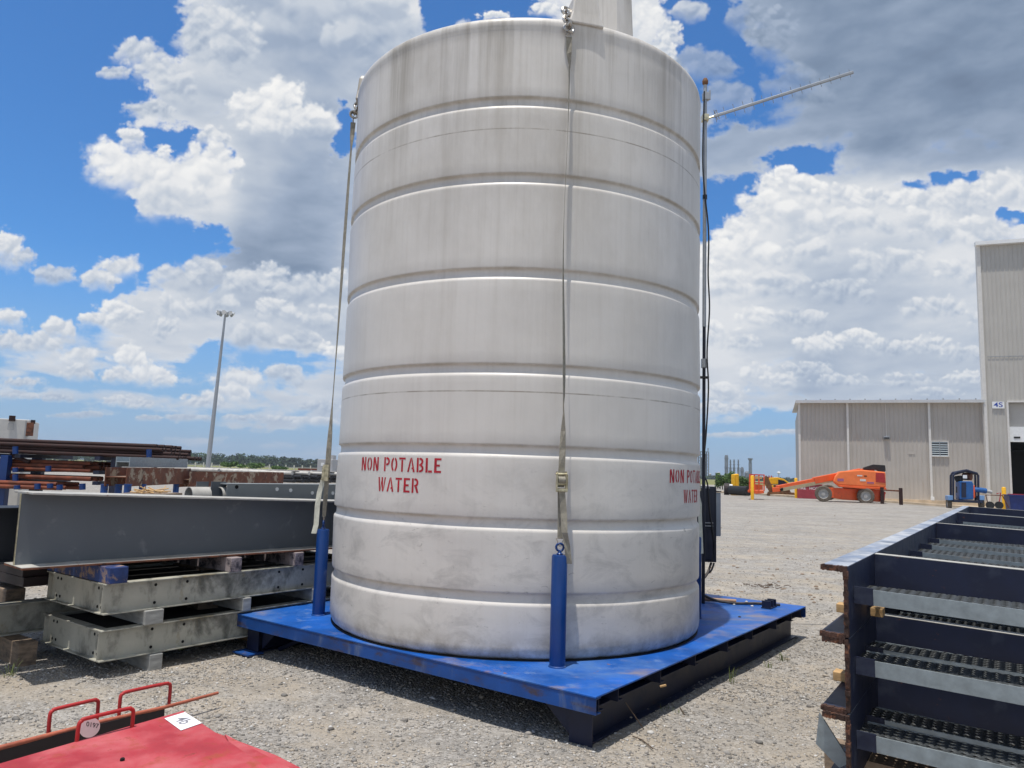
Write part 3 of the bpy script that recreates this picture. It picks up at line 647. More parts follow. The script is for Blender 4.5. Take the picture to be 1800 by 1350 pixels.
def stencilword(txt, th0, z0, h, wtot, name):
    L = sum(WD[c]+.12 for c in txt)-.12; k = wtot/L; m = MB(); x = 0
    for ch in txt:
        if ch == ' ': m.build(name, stencil, tank); m = MB()
        for poly in GL.get(ch, []):
            # split polygons so they follow the curved wall
            pts = []
            for i in range(len(poly)):
                pts.append(poly[i])
            vv = []
            for (px_, py_) in pts:
                th = th0+(x+px_)*k/1.70; zz_ = z0+py_*h; r_ = 1.7015+bulge(th % (2*math.pi), zz_-TC.z)
                vv.append(TC+Vector((r_*math.cos(th), r_*math.sin(th), 0))+Z*(zz_-TC.z))
            m.poly(vv)
        x += WD[ch]+.12
    return m.build(name, stencil, tank)
a0, z0 = oncyl(636, 824); a1, z1 = oncyl(776, 831); b0_, zt_ = oncyl(700, 804); _, zb_ = oncyl(700, 829)
hh = zt_-zb_; ww = (a1-a0)*1.7
c0_, z2 = oncyl(664, 863); c1_, _ = oncyl(735, 866)
zw = oncyl(700, 865)[1]
stencilword('NON POTABLE', a0, zb_, hh, ww, 'lettering'); stencilword('WATER', c0_, zw, hh, (c1_-c0_)*1.7, 'lettering')
d0, z3 = oncyl(1177, 847); zb2 = oncyl(1190, 849)[1]; e0, _ = oncyl(1201, 883); zw2 = oncyl(1212, 884)[1]
print('LET', hh, ww, zb_, zb2, zw, zw2, a0, d0)
stencilword('NON POTABLE', d0, zb2, hh, ww, 'lettering'); stencilword('WATER', e0, zw2, hh, (c1_-c0_)*1.7, 'lettering')

# ------------------------------------------------------------ ratchet straps
def chain(pts, name, parent, r=.012):
    m = MB()
    for i in range(len(pts)-1):
        a, b_ = Vector(pts[i]), Vector(pts[i+1]); c = (a+b_)/2; t = (b_-a).normalized(); s_ = t.cross(Z if abs(t.z) < .8 else Vector((0, 1, 0))).normalized()
        if i % 2: s_ = t.cross(s_)
        s_ = (s_+.35*t.cross(s_)).normalized()
        L = (b_-a).length*.72; Wd = r*1.6
        loop = [c+t*L*math.cos(q_)+s_*Wd*math.sin(q_) for q_ in np.linspace(0, 2*math.pi, 13)[:-1]]
        m.tube(loop, r*.45, 6, closed=True)
    return m.build(name, chrome, parent, smooth=50)
def strap(k, label, zr, topz, botz, tail, off=.03, turn=0):
    th = pang[k]; d = Vector((math.cos(th), math.sin(th), 0)); t = Vector((-d.y, d.x, 0))
    p0 = sk(*posts[k], 0); p0.z = botz; p1 = TC+d*(1.70+off); p1.z = topz
    root = thing('ratchet_strap', label, 'strap', Vector((p0.x, p0.y, botz)), 'ratchet straps holding the tank down')
    n_ = 26; pts = []; sd = []; pts2 = []
    for i in range(n_+1):
        f = i/n_; z = zr+(topz-zr)*f; g = (z-botz)/(topz-botz); p = p0.lerp(p1, g); p.z = z
        p = p+t*.012*math.sin(f*9+k); tw_ = turn+(1.32 if turn else 1.98)*float(sm(f, .03, .22))*(1-float(sm(f, .93, .985)))+.22*math.sin(f*7)
        pts.append(p); sd.append((t*math.cos(tw_)+d*math.sin(tw_))*.024)
    MB().ribbon(pts, sd).build('webbing', strapm, root, solid=.003)
    # lower webbing from eye hook to ratchet
    q0 = p0+Z*.07; q1 = p0.lerp(p1, (zr-botz)/(topz-botz)); q1.z = zr-.02
    MB().ribbon([q0, q0.lerp(q1, .5)+t*.004, q1], [t*.020, t*.022+d*.006, t*.024] if not turn else [t*.014+d*.014, t*.014+d*.018, t*.012+d*.02]).build('webbing', strapm, root, solid=.003)
    # triangular wire hook
    m = MB(); hk = p0+Z*.012
    m.tube([hk-t*.004, hk+Z*.02-t*.012, q0-t*.028, q0+t*.028, hk+Z*.02+t*.012, hk+t*.004], .0045, 6)
    m.build('wire_hook', chrome, root, smooth=50)
    # ratchet
    rc_ = q1+Z*.06+d*.012; m = MB()
    for s_ in (-1, 1): m.box(rc_+t*.033*s_, (.004, .05, .15), t, d)
    m.cyl(rc_+Z*.055-t*.042, rc_+Z*.055+t*.042, .009, 10); m.cyl(rc_-Z*.055-t*.036, rc_-Z*.055+t*.036, .008, 10)
    m.cyl(rc_-Z*.015-t*.04, rc_-Z*.015+t*.04, .012, 10)
    m.build('ratchet', zinc, root, smooth=40)
    m = MB(); m.cyl(rc_+Z*.012-t*.026+d*.004, rc_+Z*.012+t*.026+d*.004, .026, 16); m.build('wound_webbing', strapm, root, smooth=40)
    m = MB()
    for s_ in (-1, 1): m.box(rc_+t*.040*s_+d*.022+Z*.0, (.004, .022, .11), t, d)
    m.box(rc_+d*.03-Z*.06, (.084, .012, .02), t, d); m.build('ratchet_handle', zinc, root, bevel=.002)
    # loose tail
    tp = [rc_-Z*.06+d*.02+t*.00]; hv = []
    for dz, dt, dd, a in tail: tp.append(rc_-Z*.06+Z*dz+t*dt+d*(.02+dd)); hv.append(a)
    hv = [.2+turn]+[a_+turn for a_ in hv]
    MB().ribbon(tp, [(t*math.cos(a)+d*math.sin(a))*.023 for a in hv]).build('loose_tail', strapl if k != 0 else strapm, root, solid=.003)
    # top hook and chain over the lug
    p2 = TC+d*1.715; p2.z = topz
    c3 = TC+d*1.63; c3.z = topz+.14+.0
    m = MB().tube([p1-t*.026, p1+t*.026, p1+Z*.06, p1-t*.026], .0045, 6); m.build('wire_hook', chrome, root, smooth=50)
    a_ = p1+Z*.055
    chain([a_, a_+Z*.045-d*.01+t*.012, a_+Z*.09-d*.035-t*.008, a_+Z*.14-d*.05+t*.012, a_+Z*.19-d*.07-t*.006, a_+Z*.24-d*.09+t*.004], 'chain', root, .024)
    chain([a_, a_+Z*.04-d*.01-t*.014, a_+Z*.085-d*.03+t*.012, a_+Z*.13-d*.05-t*.014, a_+Z*.18-d*.07+t*.010, a_+Z*.235-d*.09-t*.02], 'chain', root, .021)
    return root
strap(0, 'khaki ratchet strap down the front of the tank, tail hanging beside its blue post', 1.60, 5.14, 1.165, [(-.16, .016, .01, .3), (-.30, .02, .03, .5), (-.40, .045, .02, -.2), (-.52, .06, .015, .2)])
strap(1, 'ratchet strap on the left side of the tank with a pale tail over the post', 1.60, 5.10, 1.165, [(-.12, .0, .03, .3), (-.25, .01, .04, .1), (-.42, .02, .04, .25), (-.50, .03, .055, .15)], off=.05, turn=1.35)
strap(2, 'ratchet strap behind the right edge of the tank beside the cabinet', 1.60, 4.95, 1.165, [(-.14, .0, .02, 1.2), (-.25, .0, .02, 1.3), (-.62, -.03, .03, 1.0)], off=.02)

# ------------------------------------------------------------ cabinet, mast, aerial, hoses on the skid
CP = Vector((2.215, 8.95, 0))
cab = thing('control_cabinet', 'black electrical cabinet standing on the skid behind the right edge of the tank', 'cabinet', CP+Z*ZD)
cU, cV = Vector((-1, 0, 0)), Vector((0, 1, 0))
def cb_(a, b_, z): return CP-cU*a+cV*b_+Z*z   # a to the right
MB().box(cb_(.01, 0, 1.17), (.36, .30, .86), cU, cV).build('cabinet_body', cabm, cab, bevel=.006)
MB().box(cb_(0, -.154, 1.38), (.30, .008, .40), cU, cV).build('door', cabm, cab, bevel=.003)
MB().box(cb_(0, -.154, .95), (.30, .008, .34), cU, cV).build('door', cabm, cab, bevel=.003)
for z in (1.15, 1.185): MB().box(cb_(0, -.162, z), (.30, .006, .008), cU, cV).build('trim_strip', alu, cab)
MB().box(cb_(0, -.158, 1.585), (.22, .006, .012), cU, cV).build('trim_strip', alu, cab)
MB().box(cb_(.226, .02, 1.28), (.07, .20, .50), cU, cV).build('side_enclosure', alu, cab, bevel=.004)
MB().box(cb_(.226, .02, 1.545), (.08, .22, .012), cU, cV).build('enclosure_lid', black, cab)
for a in (-.15, -.06):
    for bb in (-.13, .13): MB().box(cb_(a, bb, (.74+ZD)/2), (.035, .035, .74-ZD), cU, cV).build('leg', bluedark, cab)
mx = Vector((2.15, 8.4, 0)); topz = at(1240, 150, 8.4).z
mast = thing('antenna_mast', 'slim galvanised aerial mast rising beside the right edge of the tank', 'mast', mx+Z*ZD)
ml = .022*0
MB().tube([mx+Z*ZD, mx+Vector((.01, 0, 3.4))], .019, 14).build('lower_pole', cabm, mast, smooth=40)
MB().tube([mx+Vector((.01, 0, 3.4)), mx+Vector((.022, 0, topz))], .022, 14).build('upper_pole', alu, mast, smooth=40)
MB().lathe([(.020, 0), (.034, .02), (.036, .05), (.02, .085)], mx+Vector((.022, 0, topz)), 12).build('cap', brown, mast, smooth=50)
MB().box(mx+Vector((.03, 0, topz-.14)), (.075, .06, .09)).box(mx+Vector((.075, 0, topz-.12)), (.02, .02, .12)).build('clamp_bracket', alu, mast, bevel=.004)
MB().tube([mx+Vector((.018, 0, 4.9)), mx+Vector((.018, 0, 4.95))], .027, 12).build('tape_band', black, mast)
MB().tube([mx+Vector((.012, 0, 2.93)), mx+Vector((.012, 0, 3.03))], .038, 12).build('pole_coupling', alu, mast)
MB().box(mx+Vector((.0, 0, 2.82)), (.11, .08, .02)).build('pipe_clamp', black, mast)
# rungs of the mast braced to the deck
pts = [mx+Vector((.0, -.045, topz-.1)), mx+Vector((-.02, -.05, 5.4)), mx+Vector((.0, -.05, 5.0)), mx+Vector((.05, -.04, 4.5)), mx+Vector((.045, -.04, 4.0)), mx+Vector((.06, -.04, 3.6)), mx+Vector((.03, -.05, 3.1)), mx+Vector((.045, -.05, 2.7)), mx+Vector((.02, -.05, 2.2)), mx+Vector((.0, -.03, 1.9)), at(1238, 835, 8.7), at(1244, 853, 8.78), at(1248, 900, 8.78), at(1254, 940, 8.78), at(1256, 965, 8.78), at(1251, 988, 8.8)]
def smoothpts(pts, n=8):
    out = []
    P_ = [pts[0]]+list(pts)+[pts[-1]]
    for i in range(1, len(P_)-2):
        a, b_, c_, d_ = [Vector(p) for p in P_[i-1:i+3]]
        for k in range(n):
            t = k/n; out.append(.5*((2*b_)+(c_-a)*t+(2*a-5*b_+4*c_-d_)*t*t+(3*b_-a-3*c_+d_)*t**3))
    out.append(Vector(pts[-1])); return out
tag(MB().tube(smoothpts(pts), .009, 8).build('aerial_cable', black, smooth=60), 'black aerial cable hanging down the mast to the cabinet', 'cable')
ya = at(1244, 208, 8.4); yb = at(1500, 127, 8.15)
yag = thing('yagi_antenna', 'long aluminium directional aerial pointing right from the mast', 'antenna', mx+Z*(ya.z))
ax = (yb-ya).normalized(); ua = (Z-ax*ax.z).normalized(); sa = ax.cross(ua)
MB().box((ya+ax*.07+yb)/2, ((yb-ya).length-.07, .024, .030), ax, sa, ua).build('boom', alu, yag, bevel=.003)
MB().box(mx+Vector((.02, 0, ya.z-.0)), (.075, .08, .075)).build('mast_clamp', zinc, yag, bevel=.004)
MB().tube([ya-ax*.03, ya+ax*.12], .012, 8).build('clamp_bolt', zinc, yag)
L = (yb-ya).length
ed = (ua*.97+sa*.25).normalized()
for i in range(15):
    f = .09+i*(L-.13)/14; h_ = .075-.0022*i
    MB().cyl(ya+ax*f-ed*h_, ya+ax*f+ed*h_, .0034, 6).build('element', alu, yag)
c = ya+ax*.10
MB().tube([c+ua*.06, c+ua*.065+ax*.02, c-ua*.05+ax*.025, c-ua*.05], .006, 6, closed=True).build('folded_dipole', chrome, yag)
hs = smoothpts([at(1250, 990, 8.85), at(1241, 1012, 8.7), Vector((2.09, 8.5, .50)), Vector((2.22, 8.40, .40)), Vector((2.45, 8.38, .36)), Vector((2.75, 8.42, .357)), Vector((2.98, 8.38, .357))])
tag(MB().tube(hs, .014, 8).build('hose', hosem, smooth=60), 'muddy black hose curling from the cabinet base across the blue deck', 'hose')
hs = smoothpts([at(1255, 990, 8.9), at(1250, 1003, 8.85), at(1240, 1010, 8.8), at(1234, 1013, 8.8)])
tag(MB().tube(hs, .011, 8).build('cable_loop', hosem, smooth=60), 'thin dark cable loop under the cabinet running behind the tank', 'cable')
a = atz(1236, 1053, .37); b_ = atz(1294, 1057, .37)
tag(MB().tube([a, b_], .022, 12).build('pipe_offcut', copper, smooth=40), 'short brown pipe offcut lying on the blue deck by the tank', 'pipe')
bk = atz(1352, 1068, ZD)
brk_ = thing('pipe_bracket', 'small dark steel bracket bolted to the far right of the blue deck', 'bracket', bk+Z*.001)
MB().box(bk+Z*.006, (.22, .10, .010), V, U).build('base_plate', bluedark, brk_)
for s in (-.09, .0, .09): MB().box(bk+V*s+Z*.045, (.018, .09, .07), V, U).build('lug', bluedark, brk_)
for i, (px, py) in enumerate(((1290, 1063), (1312, 1058), (1322, 1066), (1300, 1085))):
    p = atz(px, py, ZD); m = MB(); m.lathe([(.012, 0), (.018, .005), (.006, .012)], p, 6)
    tag(m.build('debris_chip', inkk if i == 3 else white2), ['pale chip of debris lying near the pipe offcut on the deck', 'pale chip of debris on the deck beyond the hose', 'pale chip of debris on the deck next to the bracket', 'dark chip of debris on the deck right of the tank'][i], 'debris')
# scraps caught in the side of the skid
a = sk(-.02, .86, .235); tag(MB().tube([a, a+V*.01-U*.04+Z*.015], .008, 6).build('timber_splinter', woodl), 'pale splinter of wood poking out of the skid side near its front corner', 'scrap wood')

# ------------------------------------------------------------ stacked steel frames, left
K = Vector((-3.16, 6.12, 0))
def fk(u, v, z): return K+U*u+V*v+Z*z
def vpos(px, py, z): return (atz(px, py, z)-K).dot(V)
def frame(z, name, label, du=0, dv=0, LVf=2.7, LUf=.98):
    K2 = K+U*du+V*dv; f_ = lambda u, v, zz: K2+U*u+V*v+Z*zz
    rt = thing('bolted_frame', label, 'steel frame', f_(LUf/2, LVf/2, z), 'bolted grey steel frames stacked beside the skid')
    h = .238
    for u in (0, LUf):
        s_ = 1 if u == 0 else -1
        pf = [(-.045, 0), (.055, 0), (.055, .010), (.006, .010), (.006, h-.010), (.055, h-.010), (.055, h), (-.045, h), (-.045, h-.010), (0, h-.010), (0, .010), (-.045, .010)]
        MB().extr([(s_*a, b_) for a, b_ in pf], f_(u, -.03, z), f_(u, LVf, z), U, Z).build('side_beam', framep, rt, bevel=.0015)
    pf = [(-.035, 0), (.055, 0), (.055, .010), (.006, .010), (.006, h-.010), (.055, h-.010), (.055, h), (-.03, h), (-.03, h-.010), (0, h-.010), (0, .010), (-.035, .010)]
    MB().extr(pf, f_(.007, .0, z-.0005), f_(LUf-.007, .0, z-.0005), V, Z).build('end_beam', framep, rt, bevel=.0015)
    MB().extr([(-a, b_) for a, b_ in pf], f_(.007, LVf, z-.0005), f_(LUf-.007, LVf, z-.0005), V, Z).build('end_beam', framep, rt)
    MB().box(f_(LUf/2, LVf/2, z+h-.035), (LUf-.03, LVf-.03, .008), U, V).build('shade_sheet', hole, rt)  # black sheets added in place of the shade inside the frame
    MB().box(f_(LUf/2, LVf/2, z+.03), (LUf-.03, LVf-.03, .008), U, V).build('shade_sheet', hole, rt)
    def hole_(p, nrm): 
        m = MB(); m.cyl(p, p+nrm*.003, .0125, 12); m.build('bolt_hole', hole, rt)
    for u in (.06, .125, .80, .865):
        for zz in (.045, .19): hole_(f_(u if du == 0 else u, -.0005, z+zz), -V)
    for v in (.40, .68, 1.62, 1.9, 2.4):
        for zz in (.045, .19): hole_(f_(-.0005, v, z+zz), -U)
    return rt
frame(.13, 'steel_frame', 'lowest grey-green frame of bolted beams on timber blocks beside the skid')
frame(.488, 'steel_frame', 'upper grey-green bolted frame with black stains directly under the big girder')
lbp = atz(-60, 1124, .19)
lb_ = thing('loose_beam', 'short pale beam running behind the bolted frames at the left picture edge', 'beam', lbp+V*1.3)
MB().extr(Iprof(.16, .26, .012, .009), lbp, lbp+V*2.6, U, Z).build('beam_section', framep, lb_)
for v_ in (.3, 2.0): tag(MB().box(lbp+V*v_-Z*.097, (.9, .14, .19), U, V).build('timber_block', wood), ('timber block under the near end of the loose beam', 'timber block under the far end of the loose beam')[v_ > 1], 'timber')
def timber(px0, px1, py, z0, z1, mat, label, ln=1.12, out=.07, grp='timber blocks between the stacked steel'):
    v0, v1 = sorted((vpos(px0, py, z0), vpos(px1, py, z0))); 
    wv = min(max(v1-v0, .09), .16); vc = (v0+v1)/2
    m = MB().box(fk(ln/2-out, vc, (z0+z1)/2), (ln, wv, z1-z0-.002), U, V)
    tag(m.build('timber_block', mat, bevel=.006), label, 'timber', grp)
timber(232, 268, 1172, -.01, .128, woodg, 'pale block under the near corner of the lowest frame')
timber(405, 432, 1120, -.01, .128, woodl, 'tan block under the lowest frame next to the skid corner')
timber(225, 275, 1092, .369, .486, woodg, 'whitish timber between the two frames near their corner')
timber(388, 410, 1066, .369, .486, woodg, 'pale grey timber between the frames left of the blue post')
timber(518, 538, 1050, .369, .486, woodg, 'timber between the frames just left of the blue post')
timber(192, 240, 1028, .727, .857, woodb, 'block splashed with blue paint under the girder')
timber(402, 432, 1006, .727, .857, woodp, 'mauve and white stained block under the girder')
timber(535, 560, 998, .727, .857, woodp, 'stained block under the girder just left of the blue post')
p = atz(15, 1052, .42)
tag(MB().box(p+U*.3+Z*.04, (.9, .16, .13), U, V).build('timber_block', wood, bevel=.01), 'rough brown timber at the left picture edge beneath the girder', 'timber', 'timber blocks between the stacked steel')
p = atz(60, 1040, .42)
tag(MB().box(fk(1.75, .9, .43), (.5, .2, .12), U, V).build('timber_block', woodb, bevel=.008), 'far timber with blue paint behind the rough brown block', 'timber', 'timber blocks between the stacked steel')
tag(MB().box(fk(1.9, 1.1, .545), (1.0, .5, .1), U, V).build('steel_plate', rusty, bevel=.004), 'rusty plate lying in the gap left of the upper frame', 'steel plate')
for k_ in range(3): tag(MB().box(fk(1.62+.03*k_, 1.0, .62+.085*k_), (.9, 2.3, .082), U, V).build('shade_slab', inkk, bevel=.003), ('lowest', 'middle', 'top')[k_]+' of the dark slabs added as shade left of the upper frame', 'shade slab', 'dark slabs added as shade under the girder')  # black slabs added to fill a gap that is only shaded

# big tapered girder
Q0 = atz(38, 1003, .862); Q1 = atz(560, 967, .862); Wd = (Q1-Q0).normalized(); Nd = Vector((-Wd.y, Wd.x, 0))
def onplane(px, py, Q=Q0, n=Nd):
    d = ray(px, py); o_ = Vector((0, 0, H)); t = (Q-o_).dot(n)/d.dot(n); return o_+d*t
ta = onplane(60, 866); tb = onplane(575, 880)
slope = (tb.z-ta.z)/((tb-ta).dot(Wd)); 
def gtop(s_): return ta.z+slope*(s_-(ta-Q0).dot(Wd))
GL_ = 5.6
gir = thing('tapered_girder', 'big grey primed tapered steel girder lying on top of the stacked frames', 'girder', Q0+Wd*2.8+Nd*.15)
fw = .42
def gp(s_, n_, z): return Vector((Q0.x, Q0.y, 0))+Wd*s_+Nd*n_+Z*z
print('girder', Q0, Wd, ta, tb, gtop(0), gtop(GL_))
MB().quadbox([gp(0, 0, .862), gp(GL_, 0, .862), gp(GL_, fw, .862), gp(0, fw, .862), gp(0, 0, .876), gp(GL_, 0, .876), gp(GL_, fw, .876), gp(0, fw, .876)]).build('bottom_flange', rusty, gir, bevel=.002)
MB().quadbox([gp(.0, .002, .8765), gp(GL_, .002, .8765), gp(GL_, fw-.002, .8765), gp(0, fw-.002, .8765), gp(0, .002, .880), gp(GL_, .002, .880), gp(GL_, fw-.002, .880), gp(0, fw-.002, .880)]).build('flange_paint_film', primertop, gir)
t0, t1 = gtop(0), gtop(GL_)
MB().quadbox([gp(.02, 0, t0-.016), gp(GL_, 0, t1-.016), gp(GL_, fw, t1-.016), gp(.02, fw, t0-.016), gp(.02, 0, t0), gp(GL_, 0, t1), gp(GL_, fw, t1), gp(.02, fw, t0)]).build('top_flange', primertop, gir, bevel=.003)
MB().quadbox([gp(.01, fw/2-.005, .8805), gp(GL_, fw/2-.005, .8805), gp(GL_, fw/2+.005, .8805), gp(.01, fw/2+.005, .8805), gp(.01, fw/2-.005, t0-.0165), gp(GL_, fw/2-.005, t1-.0165), gp(GL_, fw/2+.005, t1-.0165), gp(.01, fw/2+.005, t0-.0165)]).build('web', primer, gir)
MB().quadbox([gp(.002, fw/2-.0065, .881), gp(.0095, fw/2-.0065, .881), gp(.0095, fw/2+.0065, .881), gp(.002, fw/2+.0065, .881), gp(.002, fw/2-.0065, t0-.017), gp(.0095, fw/2-.0065, t0-.017), gp(.0095, fw/2+.0065, t0-.017), gp(.002, fw/2+.0065, t0-.017)]).build('web_edge', zinc, gir)
# second girder behind, carrying the holed beam and the pipes
def beam2(n0, s0, s1, zb, zt, w_, mats, name, label, holes=(), chan=False):
    rt = thing(name, label, 'beam', gp((s0+s1)/2, n0+w_/2, zb), 'grey beams lying behind the big girder')
    MB().extr(Cprof(w_, zt-zb, .012) if chan else Iprof(w_, zt-zb, .012, .009), gp(s0, n0+(0 if chan else w_/2), zb), gp(s1, n0+(0 if chan else w_/2), zb), Nd, Z).build('beam_section', mats, rt, bevel=.001)
    for s_, zz, mt in holes:
        c_ = gp(s_, n0 if chan else n0+w_/2-.0055, zz); MB().cyl(c_, c_-Nd*.002, .020, 14).build('web_hole_disc', mt, rt)
    return rt
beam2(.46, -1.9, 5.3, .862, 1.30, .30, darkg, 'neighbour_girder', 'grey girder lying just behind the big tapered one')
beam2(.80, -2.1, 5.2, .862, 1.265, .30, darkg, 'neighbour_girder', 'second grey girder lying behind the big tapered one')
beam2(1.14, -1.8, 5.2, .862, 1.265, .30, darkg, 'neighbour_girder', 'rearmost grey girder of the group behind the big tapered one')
for i_, s_ in enumerate((1.7, 4.4)):
    tag(MB().box(gp(s_, .85, .43), (.2, .9, .86), Wd, Nd).build('timber_crib', wood), ('near', 'far')[i_]+' timber crib propping the beam behind the big girder', 'timber', 'cribs behind the girder')
nb = Vector((Nd.x, Nd.y, 0)); n0 = .80
Qb = gp(0, n0, 0)
e = onplane(400, 850, Qb); sb = (e-Qb).dot(Wd); zt2 = e.z; print('beam2', sb, zt2)
hl = []
for px, py in ((487, 857+1), (511, 860), (549, 864.5), (585, 865)):
    e = onplane(px, py+2, gp(0, n0, 0)); hl.append(((e-gp(0, n0, 0)).dot(Wd), e.z, white))  # white discs stand in for daylight through the holes
e = onplane(416, 856, gp(0, n0, 0)); hl.append(((e-gp(0, n0, 0)).dot(Wd), e.z, hole))
zb2 = 1.268; beam2(n0, sb, sb+3.2, zb2, zt2, .24, primer2, 'punched_beam', 'grey beam with a row of holes painted bright behind the big girder', hl, True)
for i, (px, lab) in enumerate(((332, 'left grey pipe end showing over the girder'), (385, 'right grey pipe end beside the punched beam'))):
    e = onplane(px, 861, gp(0, .94, 0)); r_ = .092
    m = MB(); a = e; a.z = 1.268+r_+.003; n_ = 24; print('pipe', e)
    Bp = a+Wd*(.20 if i == 0 else .5); ring = []
    for (pp, rr) in ((a, r_), (Bp, r_), (Bp, r_-.008), (a, r_-.008)):
        for k in range(n_):
            q_ = 2*math.pi*k/n_; m.v.append(pp+(Nd*math.cos(q_)+Z*math.sin(q_))*rr)
    for j in range(4):
        for k in range(n_): m.f.append((j*n_+k, j*n_+(k+1) % n_, ((j+1) % 4)*n_+(k+1) % n_, ((j+1) % 4)*n_+k))
    tag(m.build('pipe', primertop, smooth=40), lab, 'pipe', 'pipe lengths lying on the beams behind the girder')
for px0, px1, lab in ((346, 367, 'left upright grey plate between the two pipe ends'), (372, 398, 'right upright grey plate next to the punched beam')):
    a = onplane(px0, 850, gp(0, .95, 0)); b_ = onplane(px1, 851, gp(0, .95, 0)); zt_ = a.z+.02
    tag(MB().quadbox([Vector((a.x, a.y, 1.0)), Vector((b_.x, b_.y, 1.0)), Vector((b_.x, b_.y, 1.0))+Nd*.012, Vector((a.x, a.y, 1.0))+Nd*.012, Vector((a.x, a.y, zt_)), Vector((b_.x, b_.y, zt_)), Vector((b_.x, b_.y, zt_))+Nd*.012, Vector((a.x, a.y, zt_))+Nd*.012]).build('steel_plate', primer), lab, 'steel plate')

# ------------------------------------------------------------ red plates, lower left
def pp(px, py, z): return atz(px, py, z)
zt = .17
A = pp(322, 1249, zt); B_ = pp(6, 1340, zt); Cc = pp(430, 1322, zt)
ex = (B_-A).normalized(); ey = Vector((ex.y, -ex.x, 0)); ey = ey if ey.y < 0 else -ey
plate = thing('red_plate', 'upper red painted steel plate with a grab handle and white paper tag', 'steel plate', A+ex*.5+ey*.5-Z*.012)
kx = pp(445, 1338, zt)
pts = [A, A+ex*1.25, A+ex*1.25+ey*.9, A+ey*.9+(kx-A)*.9+ex*-.1]
ed_ = (Cc-A).normalized()
pts = [A, A+ex*1.3, A+ex*1.3+ey*1.0, A+ed_*1.5]
MB().prism([p-Z*.012 for p in pts], Z*.012).build('plate', redm, plate, bevel=.002)
h1, h2 = pp(135, 1303, zt), pp(232, 1278, zt); t1_ = at(143, 1268, h1.y).z
hp = [h1, h1+Z*.085+ (h2-h1)*.01, h1+Z*.103+(h2-h1)*.06, h1+Z*.110+(h2-h1)*.14, h2+Z*.110-(h2-h1)*.14, h2+Z*.103-(h2-h1)*.05, h2+Z*.085, h2]
MB().tube(smoothpts(hp, 4), .011, 12).build('handle', redh, plate, smooth=50)
MB().lathe([(.012, 0), (.012, .01), (.008, .014)], pp(215, 1337, zt), 8).build('bolt', hole, plate)
for a, b_ in (((300, 1333), (395, 1327)),):
    pass
# white paper tag
tg = [pp(289, 1263, zt+.003), pp(325, 1252, zt+.003), pp(355, 1271, zt+.003), pp(318, 1284, zt+.003)]
tgo = thing('paper_tag', 'white paper tag lying on the corner of the upper red plate', 'tag', (tg[0]+tg[2])/2)
MB().prism(tg, Z*.001).build('sheet', paper, tgo)
Xt = (tg[3]-tg[2]).normalized(); Yt = (tg[0]-tg[3]).normalized()
Xq = (tg[1]-tg[0]).normalized(); Yq = (tg[0]-tg[3]).normalized()
cen = (tg[0]+tg[1]+tg[2]+tg[3])/4+Z*.002
put_text('4b', .12, cen-Yq*.0, Yq*-1, Xq, 'lettering', ink, tgo)
# lower red plate showing at the right
z2_ = .10
A2 = pp(368, 1283, z2_); B2 = pp(485, 1327, z2_); D2 = (B2-A2).normalized()
pl2 = thing('red_plate', 'lower red steel plate whose corner sticks out to the right', 'steel plate', A2+D2*.3-Z*.012)
nn = Vector((-ex.x, -ex.y, 0))
MB().prism([p-Z*.012 for p in [A2-D2*.25, B2, B2+ey*.25-nn*.05, B2+ey*1.0-nn*.9, A2+ey*1.1-nn*.9]], Z*.012).build('plate', redm, pl2, bevel=.002)
pl3 = thing('red_plate', 'third red plate whose edge shows between the other two at the bottom', 'steel plate', A2-Z*.012)
A3, B3 = pp(395, 1290, .135), pp(560, 1375, .135)
MB().prism([p-Z*.012 for p in [A3, B3, B3+ey*.4-nn*.8, A3+ey*.9-nn*.5]], Z*.012).build('plate', redm, pl3, bevel=.002)
tag(MB().box(A+ex*.6+ey*.55+Z*(.045-A.z), (.9, .5, .09), ex, ey).build('timber_block', wood), 'timber hidden under the red plates', 'timber')
# tapering red bar with two handles lying behind the plates
zb = .12
b0_, b1_, b2_, b3_ = pp(-30, 1322, zb), pp(180, 1268, zb), pp(290, 1243, zb), pp(383, 1218, zb)
bar = thing('red_bar', 'long rusty red bar with two grab handles behind the red plates', 'steel bar', b2_)
MB().tube([b0_, b1_, b2_, b3_], .014, 12, r2=.010).build('round_bar', redrust, bar, smooth=50)
dn = (b1_-b0_).normalized(); MB().prism([b0_-Z*.005, b2_-Z*.005, b2_-Z*.085, b0_-Z*.115], Vector((dn.y, -dn.x, 0))*-.008).build('shade_strip', inkk, bar)  # black strip painted for the deep shadow below the bar
def hnd(f0_, f1_, top_px, par):
    a, b_ = f0_, f1_; h_ = top_px
    hp = [a, a+Z*(h_-.025), a+Z*(h_-.006)+(b_-a)*.05, a+Z*h_+(b_-a)*.14, b_+Z*h_-(b_-a)*.14, b_+Z*(h_-.006)-(b_-a)*.05, b_+Z*(h_-.025), b_]
    MB().tube(smoothpts(hp, 4), .011, 12).build('handle', redh, par, smooth=50)
hnd(pp(85, 1288, zb), pp(170, 1266, zb), .125, bar)
hnd(pp(209, 1258, zb), pp(297, 1237, zb), .135, bar)
ct = at(158, 1279, 4.5)
tgr = thing('round_tag', 'faded round tag with a stamped number hanging by the red handle', 'tag', ct-Z*.05)
d_ = Vector((.95, .3, 0)).normalized(); nrm = Vector((.3, -.95, .3)).normalized(); upv = nrm.cross(d_)
upv = upv if upv.z > 0 else -upv
MB().prism([ct+(d_*math.cos(a)+upv*math.sin(a))*.052 for a in np.linspace(0, 2*math.pi, 33)[:-1]], nrm*.002).build('disc', pinktag, tgr)
put_text('0197', .034, ct+nrm*.003+d_*.012+upv*.012, d_*.97-upv*.25, upv, 'lettering', inkk, tgr)

